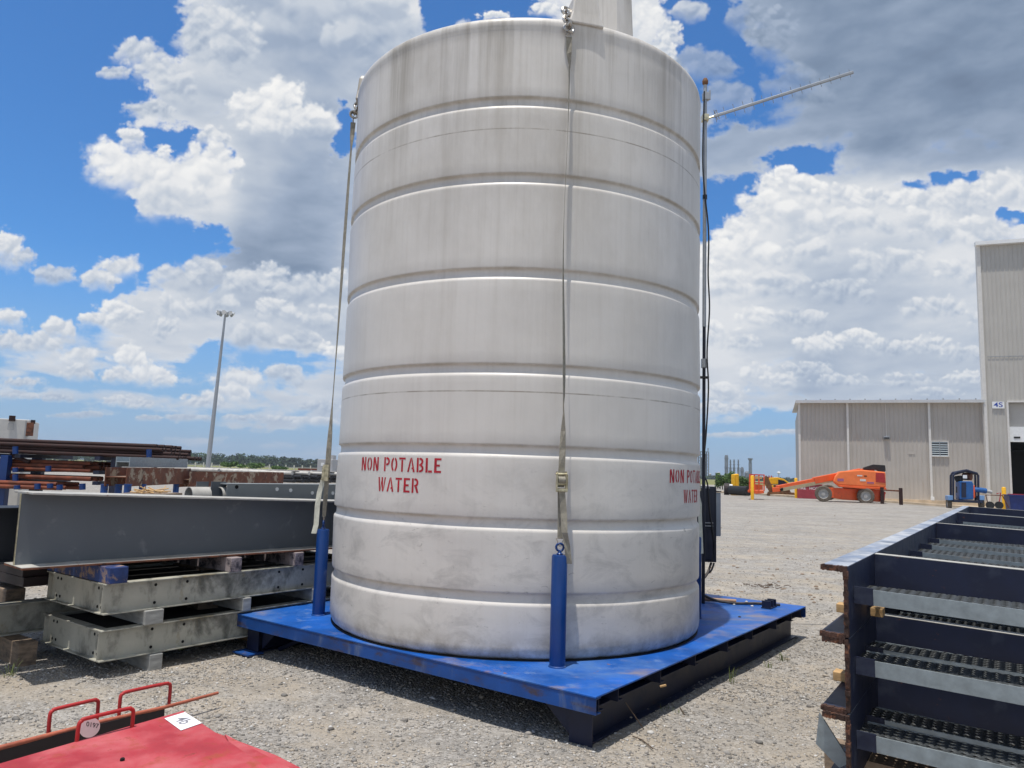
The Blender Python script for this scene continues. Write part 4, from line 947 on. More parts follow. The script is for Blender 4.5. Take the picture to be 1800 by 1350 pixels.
# ------------------------------------------------------------ right: stacked walkway sections
sd_ = Vector((.5505, .8348, 0)); cd_ = Vector((.8348, -.5505, -.035)).normalized(); ct0 = Vector((1.53, 3.72, 0))
def wk(s_, c_, z): return ct0+sd_*s_+cd_*c_+Z*z
def perf_panel(nx, ny, px_, py_, hx, hy):
    """plank with real diamond holes, local coords x along c, y along s"""
    v, f = [], []; 
    for i in range(nx):
        for j in range(ny):
            x0, y0 = i*px_, j*py_; b = len(v); cx, cy = x0+px_/2, y0+py_/2
            v += [(x0, y0, 0), (cx, y0, 0), (x0+px_, y0, 0), (x0+px_, cy, 0), (x0+px_, y0+py_, 0), (cx, y0+py_, 0), (x0, y0+py_, 0), (x0, cy, 0),
                  (cx, cy-hy, .006), (cx+hx, cy, .006), (cx, cy+hy, .006), (cx-hx, cy, .006)]
            f += [(b, b+1, b+8, b+11, b+7), (b+1, b+2, b+3, b+9, b+8), (b+3, b+4, b+5, b+10, b+9), (b+5, b+6, b+7, b+11, b+10)]
    me = bpy.data.meshes.new('perforated_plank'); me.from_pydata(v, [], f); me.update(); me.materials.append(galvd); return me
WX = 2.3
plank_me = perf_panel(int(WX/.046), 5, .046, .044, .015, .013)
def walkway(zt_, dz, label, s_off=0, L_=13.5, nt=18, crosses=(.86, 5.3, 9.2, 13.3), top_=False):
    rt = thing('walkway_section', label, 'walkway section', wk(L_/2, 1.0, zt_-dz), 'navy walkway sections with galvanised treads stacked at the right')
    z0_ = zt_-dz
    # stringer: channel with flanges pointing outwards
    pf = [(0, dz-.016), (.105, dz-.016), (.105, .012), (-.02, .012), (-.02, 0), (.115, 0), (.115, dz), (0, dz)]
    prof = [(0, dz), (0, dz-.018), (.10, dz-.018), (.10, .018), (-.01, .018), (-.01, 0), (.112, 0), (.112, dz)]
    a, b_ = wk(s_off, 0, z0_), wk(L_, 0, z0_)
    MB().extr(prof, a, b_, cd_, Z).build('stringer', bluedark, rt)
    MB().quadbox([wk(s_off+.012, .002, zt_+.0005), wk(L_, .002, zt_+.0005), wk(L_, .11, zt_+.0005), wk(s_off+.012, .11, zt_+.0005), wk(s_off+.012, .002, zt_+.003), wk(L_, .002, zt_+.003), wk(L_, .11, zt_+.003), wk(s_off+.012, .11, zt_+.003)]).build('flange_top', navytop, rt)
    # ragged torch-cut end
    m = MB(); rs = random.Random(int(zt_*100)); 
    def rag(p0_, p1_, th_):
        n_ = 16
        for i in range(n_):
            f0 = i/n_; f1 = (i+1)/n_; pa, pb = p0_.lerp(p1_, f0), p0_.lerp(p1_, f1); c_ = (pa+pb)/2-sd_*(.008+rs.random()*.008)
            d1 = (pb-pa); m.box(c_, (d1.length*1.15, .03, th_*(.9+rs.random()*.5)), d1.normalized(), sd_, d1.normalized().cross(sd_))
    rag(wk(s_off, -.003, zt_-.009), wk(s_off, .112, zt_-.009), .022); rag(wk(s_off, .106, zt_-.02), wk(s_off, .106, z0_+.01), .016); rag(wk(s_off, -.013, z0_+.009), wk(s_off, .10, z0_+.009), .02)
    m.build('cut_end', rustcut, rt)
    MB().extr(prof[::-1], wk(s_off, WX+.2, z0_), wk(L_, WX+.2, z0_), -cd_, Z).build('stringer', bluedark, rt)
    for k, s_ in enumerate(crosses):
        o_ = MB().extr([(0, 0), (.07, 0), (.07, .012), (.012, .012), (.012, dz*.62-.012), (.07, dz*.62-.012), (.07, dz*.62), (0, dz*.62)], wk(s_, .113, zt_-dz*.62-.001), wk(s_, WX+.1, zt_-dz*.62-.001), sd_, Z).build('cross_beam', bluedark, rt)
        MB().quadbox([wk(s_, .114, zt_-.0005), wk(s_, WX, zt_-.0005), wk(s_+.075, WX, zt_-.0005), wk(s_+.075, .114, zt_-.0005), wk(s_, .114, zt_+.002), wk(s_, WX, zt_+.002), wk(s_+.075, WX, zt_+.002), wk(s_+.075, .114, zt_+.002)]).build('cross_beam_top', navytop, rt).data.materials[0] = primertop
    s_ = s_off+.16; k = 0
    while s_ < L_-.3 and k < nt:
        if min(abs(s_+.12-c_) for c_ in crosses) < .16: s_ += .12; continue
        tz = zt_-.11
        # nosing plate with dark mounting lug
        MB().quadbox([wk(s_, .20, tz-.075), wk(s_, WX, tz-.075), wk(s_+.005, WX, tz-.075), wk(s_+.005, .20, tz-.075), wk(s_-.006, .20, tz), wk(s_-.006, WX, tz), wk(s_+.002, WX, tz), wk(s_+.002, .20, tz)]).build('nosing', galv, rt)
        MB().box(wk(s_+.003, .157, tz-.035), (.086, .010, .082), cd_, sd_).build('mounting_lug', bluedark, rt)
        if top_:
            s_ += .84; k += 1; continue
        o_ = bpy.data.objects.new('perforated_plank', plank_me); C.objects.link(o_); o_.parent = rt
        p = wk(s_+.005, .115, tz-.012)-world_loc(rt)
        o_.matrix_local = Matrix(((cd_.x, sd_.x, 0, p.x), (cd_.y, sd_.y, 0, p.y), (cd_.z, 0, 1, p.z), (0, 0, 0, 1)))
        MB().quadbox([wk(s_+.228, .13, tz-.018), wk(s_+.228, WX, tz-.018), wk(s_+.232, WX, tz-.018), wk(s_+.232, .13, tz-.018), wk(s_+.228, .13, tz-.004), wk(s_+.228, WX, tz-.004), wk(s_+.232, WX, tz-.004), wk(s_+.232, .13, tz-.004)]).build('back_rail', galv, rt)
        s_ += .30 if k < 8 else .62; k += 1
    if top_:
        s_ = .17
        while s_ < L_-.3:
            if min(abs(s_+.11-c_) for c_ in crosses) > .17:
                o_ = bpy.data.objects.new('perforated_plank', plank_me); C.objects.link(o_); o_.parent = rt; p = wk(s_, .115, zt_-.150)-world_loc(rt)
                o_.matrix_local = Matrix(((cd_.x, sd_.x, 0, p.x), (cd_.y, sd_.y, 0, p.y), (cd_.z, 0, 1, p.z), (0, 0, 0, 1)))
            s_ += .226
    return rt
walkway(1.30, .33, 'topmost navy walkway section with pale faded flange and a torch-cut end', top_=True)
walkway(.966, .335, 'middle navy walkway section of the stack with rust along its flange', nt=12)
walkway(.626, .335, 'lowest navy walkway section of the stack, twisted at its near end', s_off=-.02, nt=10)
for s_, a_, b_, z_, lab in ((.62, -.045, .095, 1.013, 'tan timber end resting on the flange of the top walkway section'), (.62, .125, .185, 1.02, 'small tan timber block inside the near end of the top walkway section'), (.52, -.05, .095, .674, 'tan timber end resting on the flange of the middle walkway section')):
    tag(MB().box(wk(s_, (a_+b_)/2, z_), (b_-a_, .09, .045), cd_, sd_).build('timber_block', woodl, bevel=.003), lab, 'timber', 'timbers between the walkway sections')
for i, s_ in enumerate((.6, 4, 8, 12)):
    tag(MB().box(wk(s_, 1.2, .165), (2.6, .25, .24), cd_, sd_).build('timber_block', wood), ('timber bearer under the near end of the walkway stack', 'second timber bearer under the walkway stack', 'third timber bearer under the walkway stack', 'far timber bearer under the walkway stack')[i], 'timber')
tag(MB().prism([wk(.02, -.03, .60), wk(.03, -.05, .45), wk(.05, .05, .36), wk(.05, .10, .40)], sd_*.012).build('bent_strip', galv), 'bent galvanised strip hanging from the lowest walkway section', 'metal strip')

# ------------------------------------------------------------ warehouse
def gzf(x, y): return float(gz(x, y))
WA = at(1405, 705, 62); WB = at(1729, 702, 57.5); WZ = 8.28
wa, wb = Vector((WA.x, WA.y, 0)), Vector((WB.x, WB.y, 0)); wd = (wb-wa).normalized(); wn = Vector((wd.y, -wd.x, 0)); wn = wn if wn.y < 0 else -wn
def wp(s_, n_, z): return wa+wd*s_+wn*n_+Z*z
WL = (wb-wa).length
def wpix(px, py, off=0):  # point on the wall plane
    d = ray(px, py); o_ = Vector((0, 0, H)); t = (wp(0, off, 0)-o_).dot(wn)/d.dot(wn); p = o_+d*t; return (p-wa).dot(wd), p.z
def siding_mesh(m, s0, s1, z0, z1, n_=0.0, pitch=.305):
    k = int(round((s1-s0)/pitch)); pw = (s1-s0)/k; prof = []
    for i in range(k):
        x = s0+i*pw; prof += [(x, 0), (x+pw*.70, 0), (x+pw*.78, .032), (x+pw*.92, .032)]
    prof.append((s1, 0)); b = len(m.v)
    for x, d_ in prof: m.v += [wp(x, n_+d_, z0), wp(x, n_+d_, z1)]
    for i in range(len(prof)-1): m.f.append((b+2*i, b+2*i+2, b+2*i+3, b+2*i+1))
low = thing('low_warehouse', 'long low beige metal warehouse with pale downpipes and a louvre', 'building', wp(WL/2, -5, 0))
m = MB(); siding_mesh(m, 0, WL, .45, WZ-.15); m.build('ribbed_wall', siding, low)
MB().quadbox([wp(0, -.02, .3), wp(WL, -.02, .3), wp(WL, -22, .3), wp(0, -22, .3), wp(0, -.02, WZ-.15), wp(WL, -.02, WZ-.15), wp(WL, -22, WZ-.15), wp(0, -22, WZ-.15)]).build('building_core', siding, low)
MB().box(wp(WL/2-.0, .06, .22), (WL+.3, .5, .56), wd, wn).build('foundation_strip', concrete, low)
MB().quadbox([wp(-.3, .5, WZ-.15), wp(WL, .5, WZ-.15), wp(WL, -23, WZ+.9), wp(-.3, -23, WZ+.9), wp(-.3, .5, WZ-.07), wp(WL, .5, WZ-.07), wp(WL, -23, WZ+.98), wp(-.3, -23, WZ+.98)]).build('roof', trim, low)
MB().extr([(0, 0), (.16, 0), (.2, .22), (.17, .22), (.14, .03), (.0, .03)], wp(-.3, .42, WZ-.25), wp(WL-.02, .42, WZ-.25), wn, Z).build('gutter', white, low)
MB().box(wp(-.02, .02, WZ/2+.1), (.16, .16, WZ-.5), wd, wn).build('corner_trim', trim, low)
for i in range(12):
    MB().box(wp(.5+i*WL/12, .35, WZ+.04), (.08, .16, .09), wd, wn).build('roof_rib_end', alu, low)
for px in (1491, 1635):
    s_, _ = wpix(px, 800); m = MB().box(wp(s_, .13, WZ/2+.1), (.17, .14, WZ-.65), wd, wn)
    m.build('downpipe', trim, low, bevel=.01)
    MB().box(wp(s_+.02, .2, .62), (.24, .22, .30), wd, wn).build('downpipe_boot', white, low)
s_, z_ = wpix(1558, 770)
MB().box(wp(s_, .16, z_), (.42, .28, .22), wd, wn).build('wall_light', alu, low, bevel=.02)
MB().box(wp(s_, .21, z_-.02), (.36, .24, .12), wd, wn).build('light_lens', black, low)
MB().tube([wp(s_, .06, z_+.1), wp(s_, .06, WZ-.3)], .025, 6).build('conduit', trim, low)
(s0, z0), (s1, z1) = wpix(1637, 802), wpix(1666, 776)
lv = MB().box(wp((s0+s1)/2, .05, (z0+z1)/2), (s1-s0, .04, z1-z0), wd, wn).build('louvre_back', darkin, low)
for k in range(4):
    c_, sz = [((s0+s1)/2, z0), ((s0+s1)/2, z1), (s0, (z0+z1)/2), (s1, (z0+z1)/2)][k], [(s1-s0+.1, .12, .07), (s1-s0+.1, .12, .07), (.07, .12, z1-z0), (.07, .12, z1-z0)][k]
    MB().box(wp(c_[0], .08, c_[1]), sz, wd, wn).build('louvre_frame', trim, lv)
MB().box(wp((s0+s1)/2, .09, (z0+z1)/2), (.05, .10, z1-z0), wd, wn).build('louvre_mullion', alu, lv)
for k in range(7):
    zz_ = z0+(k+.5)*(z1-z0)/7; a, b_ = s0+.04, s1-.04
    MB().quadbox([wp(a, .05, zz_+.06), wp(b_, .05, zz_+.06), wp(b_, .13, zz_-.06), wp(a, .13, zz_-.06), wp(a, .05, zz_+.08), wp(b_, .05, zz_+.08), wp(b_, .13, zz_-.04), wp(a, .13, zz_-.04)]).build('louvre_slat', galv, lv)
s_, z_ = wpix(1602, 796)
MB().box(wp(s_, .035, z_), (.5, .01, .22), wd, wn).build('faded_patch', siding, low)

TZ = at(1722, 430, 57.3).z; TL = 22.0
sd0, zd_ = wpix(1770, 707, .3); sd0 = sd0; DW = 7.0; s0, zt_ = wpix(1770, 777, .3)
tall = thing('tall_warehouse', 'tall beige grey metal warehouse with an open roller door and a 4S sign', 'building', wp(WL+TL/2, -5, 0))
m = MB(); siding_mesh(m, WL, sd0, .05, TZ-.1, .3); siding_mesh(m, sd0, sd0+DW, zd_, TZ-.1, .3); siding_mesh(m, sd0+DW, WL+TL, .05, TZ-.1, .3); m.build('ribbed_wall', sidingt, tall)
MB().box(wp(WL-.02, .18, TZ/2), (.26, .42, TZ-.1), wd, wn).build('corner_trim', trim, tall)
MB().box(wp(WL+TL/2, .45, TZ-.02), (TL+.5, .5, .28), wd, wn).build('gutter', white, tall)
sm_, zm_ = wpix(1750, 627, .3)
MB().box(wp((WL+.2+WL+TL)/2, .345, zm_), (TL-.4, .02, .05), wd, wn).build('lap_seam', alu, tall)
s_, _ = wpix(1735, 800, .3)
m = MB(); 
for (x0, x1, z0, z1) in ((WL, sd0, 0, TZ-.1), (sd0, sd0+DW, zd_, TZ-.1), (sd0+DW, WL+TL, 0, TZ-.1)): m.box(wp((x0+x1)/2, .22, (z0+z1)/2), (x1-x0, .14, z1-z0), wd, wn)
m.build('wall_liner', sidingt, tall)
# hall volume behind, dark inside
m = MB(); D0 = 24; bkd = Vector((.56, .83, 0))
qa, qb = wp(WL+.1, .1, 0), wp(WL+TL, .1, 0); up_ = Z*(TZ-.2)
for a, b_ in ((qa, qa+bkd*D0), (qb, qb+bkd*D0), (qa+bkd*D0, qb+bkd*D0)): m.prism([a, b_, b_+up_, a+up_], wn*.02+wd*.02)
m.build('side_walls', sidingt, tall)
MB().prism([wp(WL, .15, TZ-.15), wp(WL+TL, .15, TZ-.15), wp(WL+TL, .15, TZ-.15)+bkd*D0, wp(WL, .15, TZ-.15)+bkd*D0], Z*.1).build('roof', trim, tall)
MB().box(wp(sd0+DW/2, -.05, (zd_+zt_)/2+.35), (DW, .08, zd_-zt_-.7), wd, wn).build('roller_door', sidingt, tall)
MB().box(wp(sd0+DW/2, .10, zt_+.60), (DW, .10, 1.15), wd, wn).build('door_header', white, tall)
s_, z_ = wpix(1788, 769, .2); MB().box(wp(s_, .165, z_), (.42, .03, .14), wd, wn).build('header_vent', black, tall, bevel=.03)
for x in (sd0, sd0+DW): MB().box(wp(x, .34, zd_/2), (.14, .12, zd_), wd, wn).build('door_trim', trim, tall)
MB().box(wp(sd0+DW/2, .34, zd_+.04), (DW, .12, .12), wd, wn).build('door_trim', trim, tall)
MB().box(wp(sd0+DW/2, -6, .2), (DW+4, .05, 9), wd, wn).build('interior_shade_sheet', darkin, tall)  # dark sheet stands in for the unlit depth of the hall
s_, _ = wpix(1731, 800, .6); MB().box(wp(WL-.02, .46, 4.1), (.17, .12, 8.0), wd, wn).build('downpipe', trim, tall)
(s0, z0), (s1, z1) = wpix(1744, 718, .36), wpix(1765, 706, .36)
sgn = MB().box(wp((s0+s1)/2, .38, (z0+z1)/2), (s1-s0, .03, z1-z0), wd, wn).build('bay_sign', white, tall)
put_text('4S', (z1-z0)*.98, wp((s0+s1)/2, .398, (z0+z1)/2+.0), wd, Z, 'lettering', inkb, sgn, sx=1.25)
# concrete apron strip along the walls
m = MB(); n_ = 40
for i in range(n_):
    pass
P_ = [at(1236, 866, 73), at(1330, 871, 67), at(1408, 876, 60.5), at(1500, 882, 58.5), at(1600, 889, 57.3), at(1690, 894, 55.8), at(1800, 899, 54.5), at(1950, 906, 53)]
kp = [Vector((p.x, p.y, gzf(p.x, p.y))) for p in P_]
m = MB(); m.v = []; 
for p in kp: m.v += [p-Z*.1, p+Z*.16, p+Vector((.3, 2.6, .17)), p+Vector((.3, 2.6, -.1))]
for i in range(len(kp)-1):
    for j in range(3): m.f.append((4*i+j, 4*i+4+j, 4*i+5+j, 4*i+1+j))
o = m.build('kerb', concrete); struct(o)

# ------------------------------------------------------------ boom lift in front of the wall
def wheel(m_t, m_r, c, ax, r, wd_, parent):
    """tyre with lugs + dished rim; ax = outward axis"""
    n_ = 28; f = Vector((-ax.y, ax.x, 0)).normalized(); m = MB(); ringp = []
    for (rr, o_) in ((r*.62, -wd_/2), (r*.9, -wd_/2), (r, -wd_*.38), (r, wd_*.38), (r*.9, wd_/2), (r*.62, wd_/2)):
        for k in range(n_):
            a = 2*math.pi*k/n_; q_ = rr*(1.03 if (k % 2 and .8 < rr/r) else 1); m.v.append(c+ax*o_+f*q_*math.cos(a)+Z*q_*math.sin(a))
    for j in range(5):
        for k in range(n_): m.f.append((j*n_+k, j*n_+(k+1) % n_, (j+1)*n_+(k+1) % n_, (j+1)*n_+k))
    t = m.build('tyre', m_t, parent, smooth=35)
    m = MB(); b = 0
    for (rr, o_) in ((r*.62, wd_*.42), (r*.56, wd_*.20), (r*.30, wd_*.16), (r*.26, wd_*.34), (.001, wd_*.36)):
        for k in range(20):
            a = 2*math.pi*k/20; m.v.append(c+ax*o_+f*rr*math.cos(a)+Z*rr*math.sin(a))
    for j in range(4):
        for k in range(20): m.f.append((j*20+k, j*20+(k+1) % 20, (j+1)*20+(k+1) % 20, (j+1)*20+k))
    m.v += [c-ax*wd_*.3+f*r*.62*math.cos(a)+Z*r*.62*math.sin(a) for a in np.linspace(0, 2*math.pi, 21)[:-1]]; m.f.append(tuple(range(100, 120)))
    m.build('rim', m_r, t, smooth=40); return t
BY = 53.0
lift = thing('boom_lift', 'orange telescopic boom lift parked in front of the beige warehouse wall', 'boom lift', at(1485, 882, BY))
def bp(px, py, o_=0): return at(px, py, BY)+wn*o_     # side plane, o_ towards the viewer
def slab(pts, o0, o1, name, mat, par=lift, bev=.03): 
    P_ = [bp(px, py, o0) for px, py in pts]; return MB().prism(P_, wn*(o1-o0)).build(name, mat, par, bevel=bev)
for px, py in ((1446, 867.5), (1519, 871.5)):
    wheel(tyre, rim, bp(px, py, 1.0), wn, .54, .36, lift)
    wheel(tyre, rim, bp(px+11, py-1.5, -1.0), -wn, .54, .36, lift)
slab([(1455, 857), (1548, 861), (1556, 866), (1550, 877), (1545, 882), (1480, 878), (1458, 874)], -.55, .55, 'chassis', orange)
slab([(1545, 866), (1554, 864), (1553, 879), (1545, 881)], .3, .7, 'tow_bracket', redh, bev=.01)
slab([(1478, 851), (1516, 853), (1512, 860), (1482, 858)], -.5, .5, 'turntable', black)
slab([(1463, 847), (1466, 838), (1473, 829), (1510, 826), (1553, 830), (1554, 857), (1515, 855), (1472, 852)], .25, 1.15, 'engine_hood', orangel, bev=.08)
slab([(1463, 847), (1472, 852), (1515, 855), (1554, 857), (1555, 861), (1514, 859), (1474, 856)], .2, 1.17, 'hood_skirt', orange)
slab([(1466, 838), (1473, 829), (1510, 826), (1553, 830), (1554, 857), (1472, 852)], -1.1, -.25, 'engine_hood', orangel, bev=.08)
slab([(1536, 831), (1551, 832), (1553, 849), (1536, 847)], 1.151, 1.175, 'rear_panel', redh, bev=.01)
for (x0, y0, x1, y1, mt) in ((1504, 835, 1513, 837.5, trim), (1516, 836, 1521, 838, hole), (1509, 842, 1519, 846, trim), (1521, 847, 1533, 850, purple), (1470, 841, 1481, 846, purple)):
    slab([(x0, y0), (x1, y0+.4), (x1, y1), (x0, y1-.3)], 1.151, 1.165, 'decal', mt, bev=0)
slab([(1517, 822), (1534, 816.5), (1555, 818), (1556, 828), (1550, 832), (1540, 826), (1517, 826)], -.35, .35, 'boom_pivot', black, bev=.03)
# boom: outer tube, inner tube, towards the left
def bar3(p, q_, h, wdt, name, mat, par, bev=.02):
    p, q_ = Vector(p), Vector(q_); ax = (q_-p).normalized(); sd2 = ax.cross(Z).normalized(); up2 = sd2.cross(ax)
    return MB().box((p+q_)/2, ((q_-p).length, wdt, h), ax, sd2, up2).build(name, mat, par, bevel=bev)
bar3(bp(1535, 826), bp(1366, 859), .42, .34, 'boom_tube', orange, lift)
bar3(bp(1470, 843, .19), bp(1372, 861, .19), .24, .03, 'boom_side', tan, lift, 0)
bar3(bp(1512, 829), bp(1430, 845), .44, .40, 'boom_sleeve', orange, lift)
slab([(1357, 857), (1370, 856), (1374, 864), (1358, 865)], -.25, .3, 'boom_tip', orange)
slab([(1371, 859), (1376, 857), (1377, 862), (1372, 864)], .301, .33, 'tip_pin', hole, bev=0)
bk_ = slab([(1315, 861), (1342, 862), (1343, 867), (1330, 868), (1315, 865)], -.9, .6, 'basket_floor', orange)
for (x0, y0, x1, y1) in ((1318, 834, 1343, 835), (1317, 848, 1343, 849)):
    for o_ in (-.9, .6): MB().tube([bp(x0, y0, o_), bp(x1, y1, o_)], .035, 8).build('basket_rail', redh, bk_)
for x in (1318, 1326, 1334, 1343):
    for o_ in (-.9, .6): MB().tube([bp(x, 834, o_), bp(x, 863, o_)], .03, 8).build('basket_post', orange, bk_)
slab([(1326, 837), (1340, 837.5), (1340, 842), (1326, 842)], .4, .62, 'control_panel', woodl, bev=.01)
slab([(1328, 851), (1341, 852), (1341, 861), (1328, 861)], .2, .55, 'basket_panel', orange, bev=.01)
slab([(1345, 836), (1350, 838), (1360, 862), (1352, 864), (1344, 850)], -.3, .2, 'jib_bracket', brown)

# ------------------------------------------------------------ things round the lift
def cylz(px, py_top, py_bot, Y_, r, name, label, cat, mat, group=None, flat=False):
    p = at(px, py_bot, Y_); t = at(px, py_top, Y_); z0 = gzf(p.x, p.y)-.05
    base = Vector((p.x, p.y, z0)); h = t.z-z0
    return tag(MB().lathe([(r, 0), (r, h-r*.5), (r*.75, h-r*.15), (r*.2, h)], base, 16).build(name, mat, smooth=50), label, cat, group)
cylz(1322.5, 835.5, 871, 52.2, .11, 'bollard', 'yellow bollard standing in front of the orange lift basket', 'bollard', yellow, 'yellow steel bollards')
cylz(1399.5, 840, 874, 60, .115, 'bollard', 'yellow bollard passing under the orange boom beside the maroon box', 'bollard', yellow, 'yellow steel bollards')
cylz(1766, 856, 896, 54.5, .14, 'bollard', 'yellow bollard at the open roller door', 'bollard', yellow, 'yellow steel bollards')
p = at(1292, 855, 64); tp_ = at(1292, 834, 64)
hp_ = thing('yellow_marker', 'wide yellow guard post standing behind the black pipe', 'guard post', Vector((p.x, p.y, 0)))
MB().lathe([(.20, gzf(p.x, p.y)), (.20, tp_.z-.05), (.12, tp_.z)], Vector((p.x-.12, p.y, 0)), 14).build('post', yellow, hp_, smooth=50)
MB().lathe([(.20, gzf(p.x, p.y)), (.20, tp_.z), (.12, tp_.z+.06)], Vector((p.x+.16, p.y+.1, 0)), 14).build('post', yellow, hp_, smooth=50)
a, b_ = at(1285, 862, 63), at(1316, 866, 61)
bpz = gzf(a.x, a.y)
tag(MB().tube([Vector((a.x, a.y, bpz+.42)), Vector((b_.x, b_.y, gzf(b_.x, b_.y)+.42))], .38, 20).build('black_pipe', black, smooth=40), 'fat black pipe lying on the kerb left of the lift basket', 'pipe')
p = at(1279, 858, 63.5)
rr_ = thing('hose_reel', 'dark hose reel with a pale hub left of the black pipe', 'reel', Vector((p.x, p.y, bpz)))
MB().tube([Vector((p.x-.3, p.y, bpz+.5)), Vector((p.x+.1, p.y-.1, bpz+.5))], .48, 18).build('reel_drum', inkk, rr_)
MB().tube([Vector((p.x+.1, p.y-.1, bpz+.75)), Vector((p.x+.35, p.y-.15, bpz+.72))], .17, 12).build('hub', white, rr_)
# maroon hose box
c_ = at(1423, 864, 59.5); gb = gzf(c_.x, c_.y)
hx = thing('hose_box', 'maroon fire hose box with white lettering behind the lift wheel', 'box', Vector((c_.x, c_.y, gb)))
hw = 40*59.5/1323; hh_ = at(1423, 852, 59.5).z-gb
MB().box(Vector((c_.x, c_.y, gb+hh_/2)), (hw, 1.0, hh_), wd, wn).build('cabinet', redbox, hx, bevel=.02)
MB().box(Vector((c_.x, c_.y, gb+hh_+.02)), (hw+.08, 1.1, .05), wd, wn).build('lid', redbox, hx)
for tx_, dx_ in (('FIRE', -.45), ('HOSE', .45)): put_text(tx_, .30, Vector((c_.x, c_.y, gb+hh_-.28))+wn*.503+wd*(dx_-.1), wd, Z, 'lettering', white, hx)
# rusty barrier
p0, p1 = at(1551, 886, 51.5), at(1584, 888, 51)
br_ = thing('steel_barrier', 'rusty steel frame barrier right of the orange lift', 'barrier', Vector((p0.x, p0.y, 0)))
for p, ty in ((p0, 858), (p1, 858)):
    t = at(1551, ty, 51.5); MB().box(Vector((p.x, p.y, (t.z+gzf(p.x, p.y))/2)), (.20, .14, t.z-gzf(p.x, p.y)+.1)).build('post', darkrust, br_, bevel=.01)
t = at(1551, 860, 51.5).z; bar3(Vector((p0.x, p0.y, t-.05)), Vector((p1.x, p1.y, t-.08)), .1, .1, 'rail', rusty, br_)
bar3(Vector((p0.x-.3, p0.y, .14)), Vector((p1.x+.2, p1.y, .1)), .06, .1, 'rail', rusty, br_)
# brown and yellow crawler machine behind the basket
MY = 66.0
def mp(px, py, o_=0): return at(px, py, MY)+wn*o_
yel = thing('crawler_machine', 'brown and yellow tracked machine parked behind the lift basket', 'machine', mp(1368, 872))
def slm(pts, o0, o1, name, mat, bev=.03): return MB().prism([mp(a, b, o0) for a, b in pts], wn*(o1-o0)).build(name, mat, yel, bevel=bev)
slm([(1350, 864), (1396, 866), (1398, 871), (1392, 874), (1354, 873), (1348, 869)], .4, 1.2, 'track', brown)
slm([(1350, 864), (1396, 866), (1398, 871), (1392, 874), (1354, 873), (1348, 869)], -1.2, -.4, 'track', brown)
slm([(1352, 852), (1384, 852), (1390, 865), (1352, 864)], -1, 1, 'body', brown)
slm([(1352, 840), (1366, 839), (1378, 842), (1386, 848), (1388, 852), (1352, 851)], -.9, .9, 'canopy', yellow, .06)
slm([(1368, 843), (1378, 845), (1385, 850), (1384, 853), (1368, 853)], .901, .93, 'window', bluedark, 0)
for x in (1347, 1352, 1356): MB().tube([mp(x, 836, .5), mp(x+1, 858, .5)], .05, 6).build('mast_rod', redh, yel)
slm([(1354, 853), (1360, 853), (1360, 858), (1354, 858)], 1.001, 1.2, 'lamp_box', yellow)
# far left of it: small dark trailer shape beyond the kerb
c_ = at(1255, 866, 72)
tag(MB().box(c_+Z*-.1, (1.1, .8, .6), wd, wn).box(c_+Z*.35, (.5, .6, .4), wd, wn).build('junction_box', white2, bevel=.03), 'small pale utility box on the kerb right of the cabinet', 'box')

# ------------------------------------------------------------ pump trailer, cart, bin near the roller door
TY = 50.0
def tp(px, py, o_=0): return at(px, py, TY)+wn*o_
trl = thing('pump_trailer', 'blue engine pump on a small trailer with a dark roll frame', 'trailer', tp(1697, 893))
def slt(pts, o0, o1, name, mat, bev=.02, par=None): return MB().prism([tp(a, b, o0) for a, b in pts], wn*(o1-o0)).build(name, mat, par or trl, bevel=bev)
for px in (1668, 1725): wheel(tyre, rim, tp(px, 886), wd if px > 1700 else -wd, .38, .24, trl)
for px in (1668, 1723): slt([(px-4, 871), (px+4.5, 871), (px+4.5, 879), (px-4, 879)], -.5, .5, 'mudguard', bluec)
slt([(1672, 878), (1722, 880), (1722, 884), (1672, 882)], -.9, .9, 'trailer_deck', bluedark)
slt([(1683, 846), (1705, 846), (1707, 852), (1707, 878), (1683, 878)], -.7, .7, 'engine_housing', bluem, .05)
slt([(1686, 848), (1694, 848), (1694, 874), (1686, 874)], .701, .73, 'radiator_grille', bluedark, 0)
slt([(1707, 855), (1711, 853), (1712, 874), (1708, 877)], -.4, .4, 'belt_guard', orange)
MB().tube([tp(1674, 880, .3), tp(1674, 836, .3), tp(1677, 831, .3), tp(1697, 826.5, .3), tp(1715, 832, .3), tp(1717.5, 836, .3), tp(1718, 880, .3)], .07, 8).build('roll_frame', bluedark, trl)
MB().tube([tp(1674, 880, -.5), tp(1674, 836, -.5), tp(1677, 831, -.5), tp(1697, 827, -.5), tp(1715, 832, -.5), tp(1717.5, 836, -.5), tp(1718, 880, -.5)], .07, 8).build('roll_frame', bluedark, trl)
slt([(1675, 834), (1697, 827), (1716, 833), (1716, 835), (1697, 829.5), (1675, 836)], -.5, .3, 'canopy', bluedark)
MB().tube([tp(1695, 837, -.3), tp(1707, 838, .1)], .24, 14).build('silencer', rusty, trl, smooth=40)
MB().tube([tp(1681, 842, -.1), tp(1689, 841, .2)], .20, 14).build('air_filter', black, trl, smooth=40)
MB().box(tp(1694, 838, .35), (.24, .05, .22), wd, wn).build('label_plate', white, trl)
MB().tube([tp(1710, 861, .2), tp(1720, 861, .3), tp(1731, 863, .4)], .17, 12).build('pump_pipe', bluem, trl, smooth=40)
MB().tube([tp(1731, 863, .4), tp(1740, 865, .45)], .11, 12).build('outlet', plantw, trl, smooth=40)
MB().tube([tp(1678, 855, .6), tp(1678, 866, .6)], .05, 6).build('grab_rail', black, trl)
CYt = 49.5
def kp2(px, py, o_=0): return at(px, py, CYt)+wn*o_
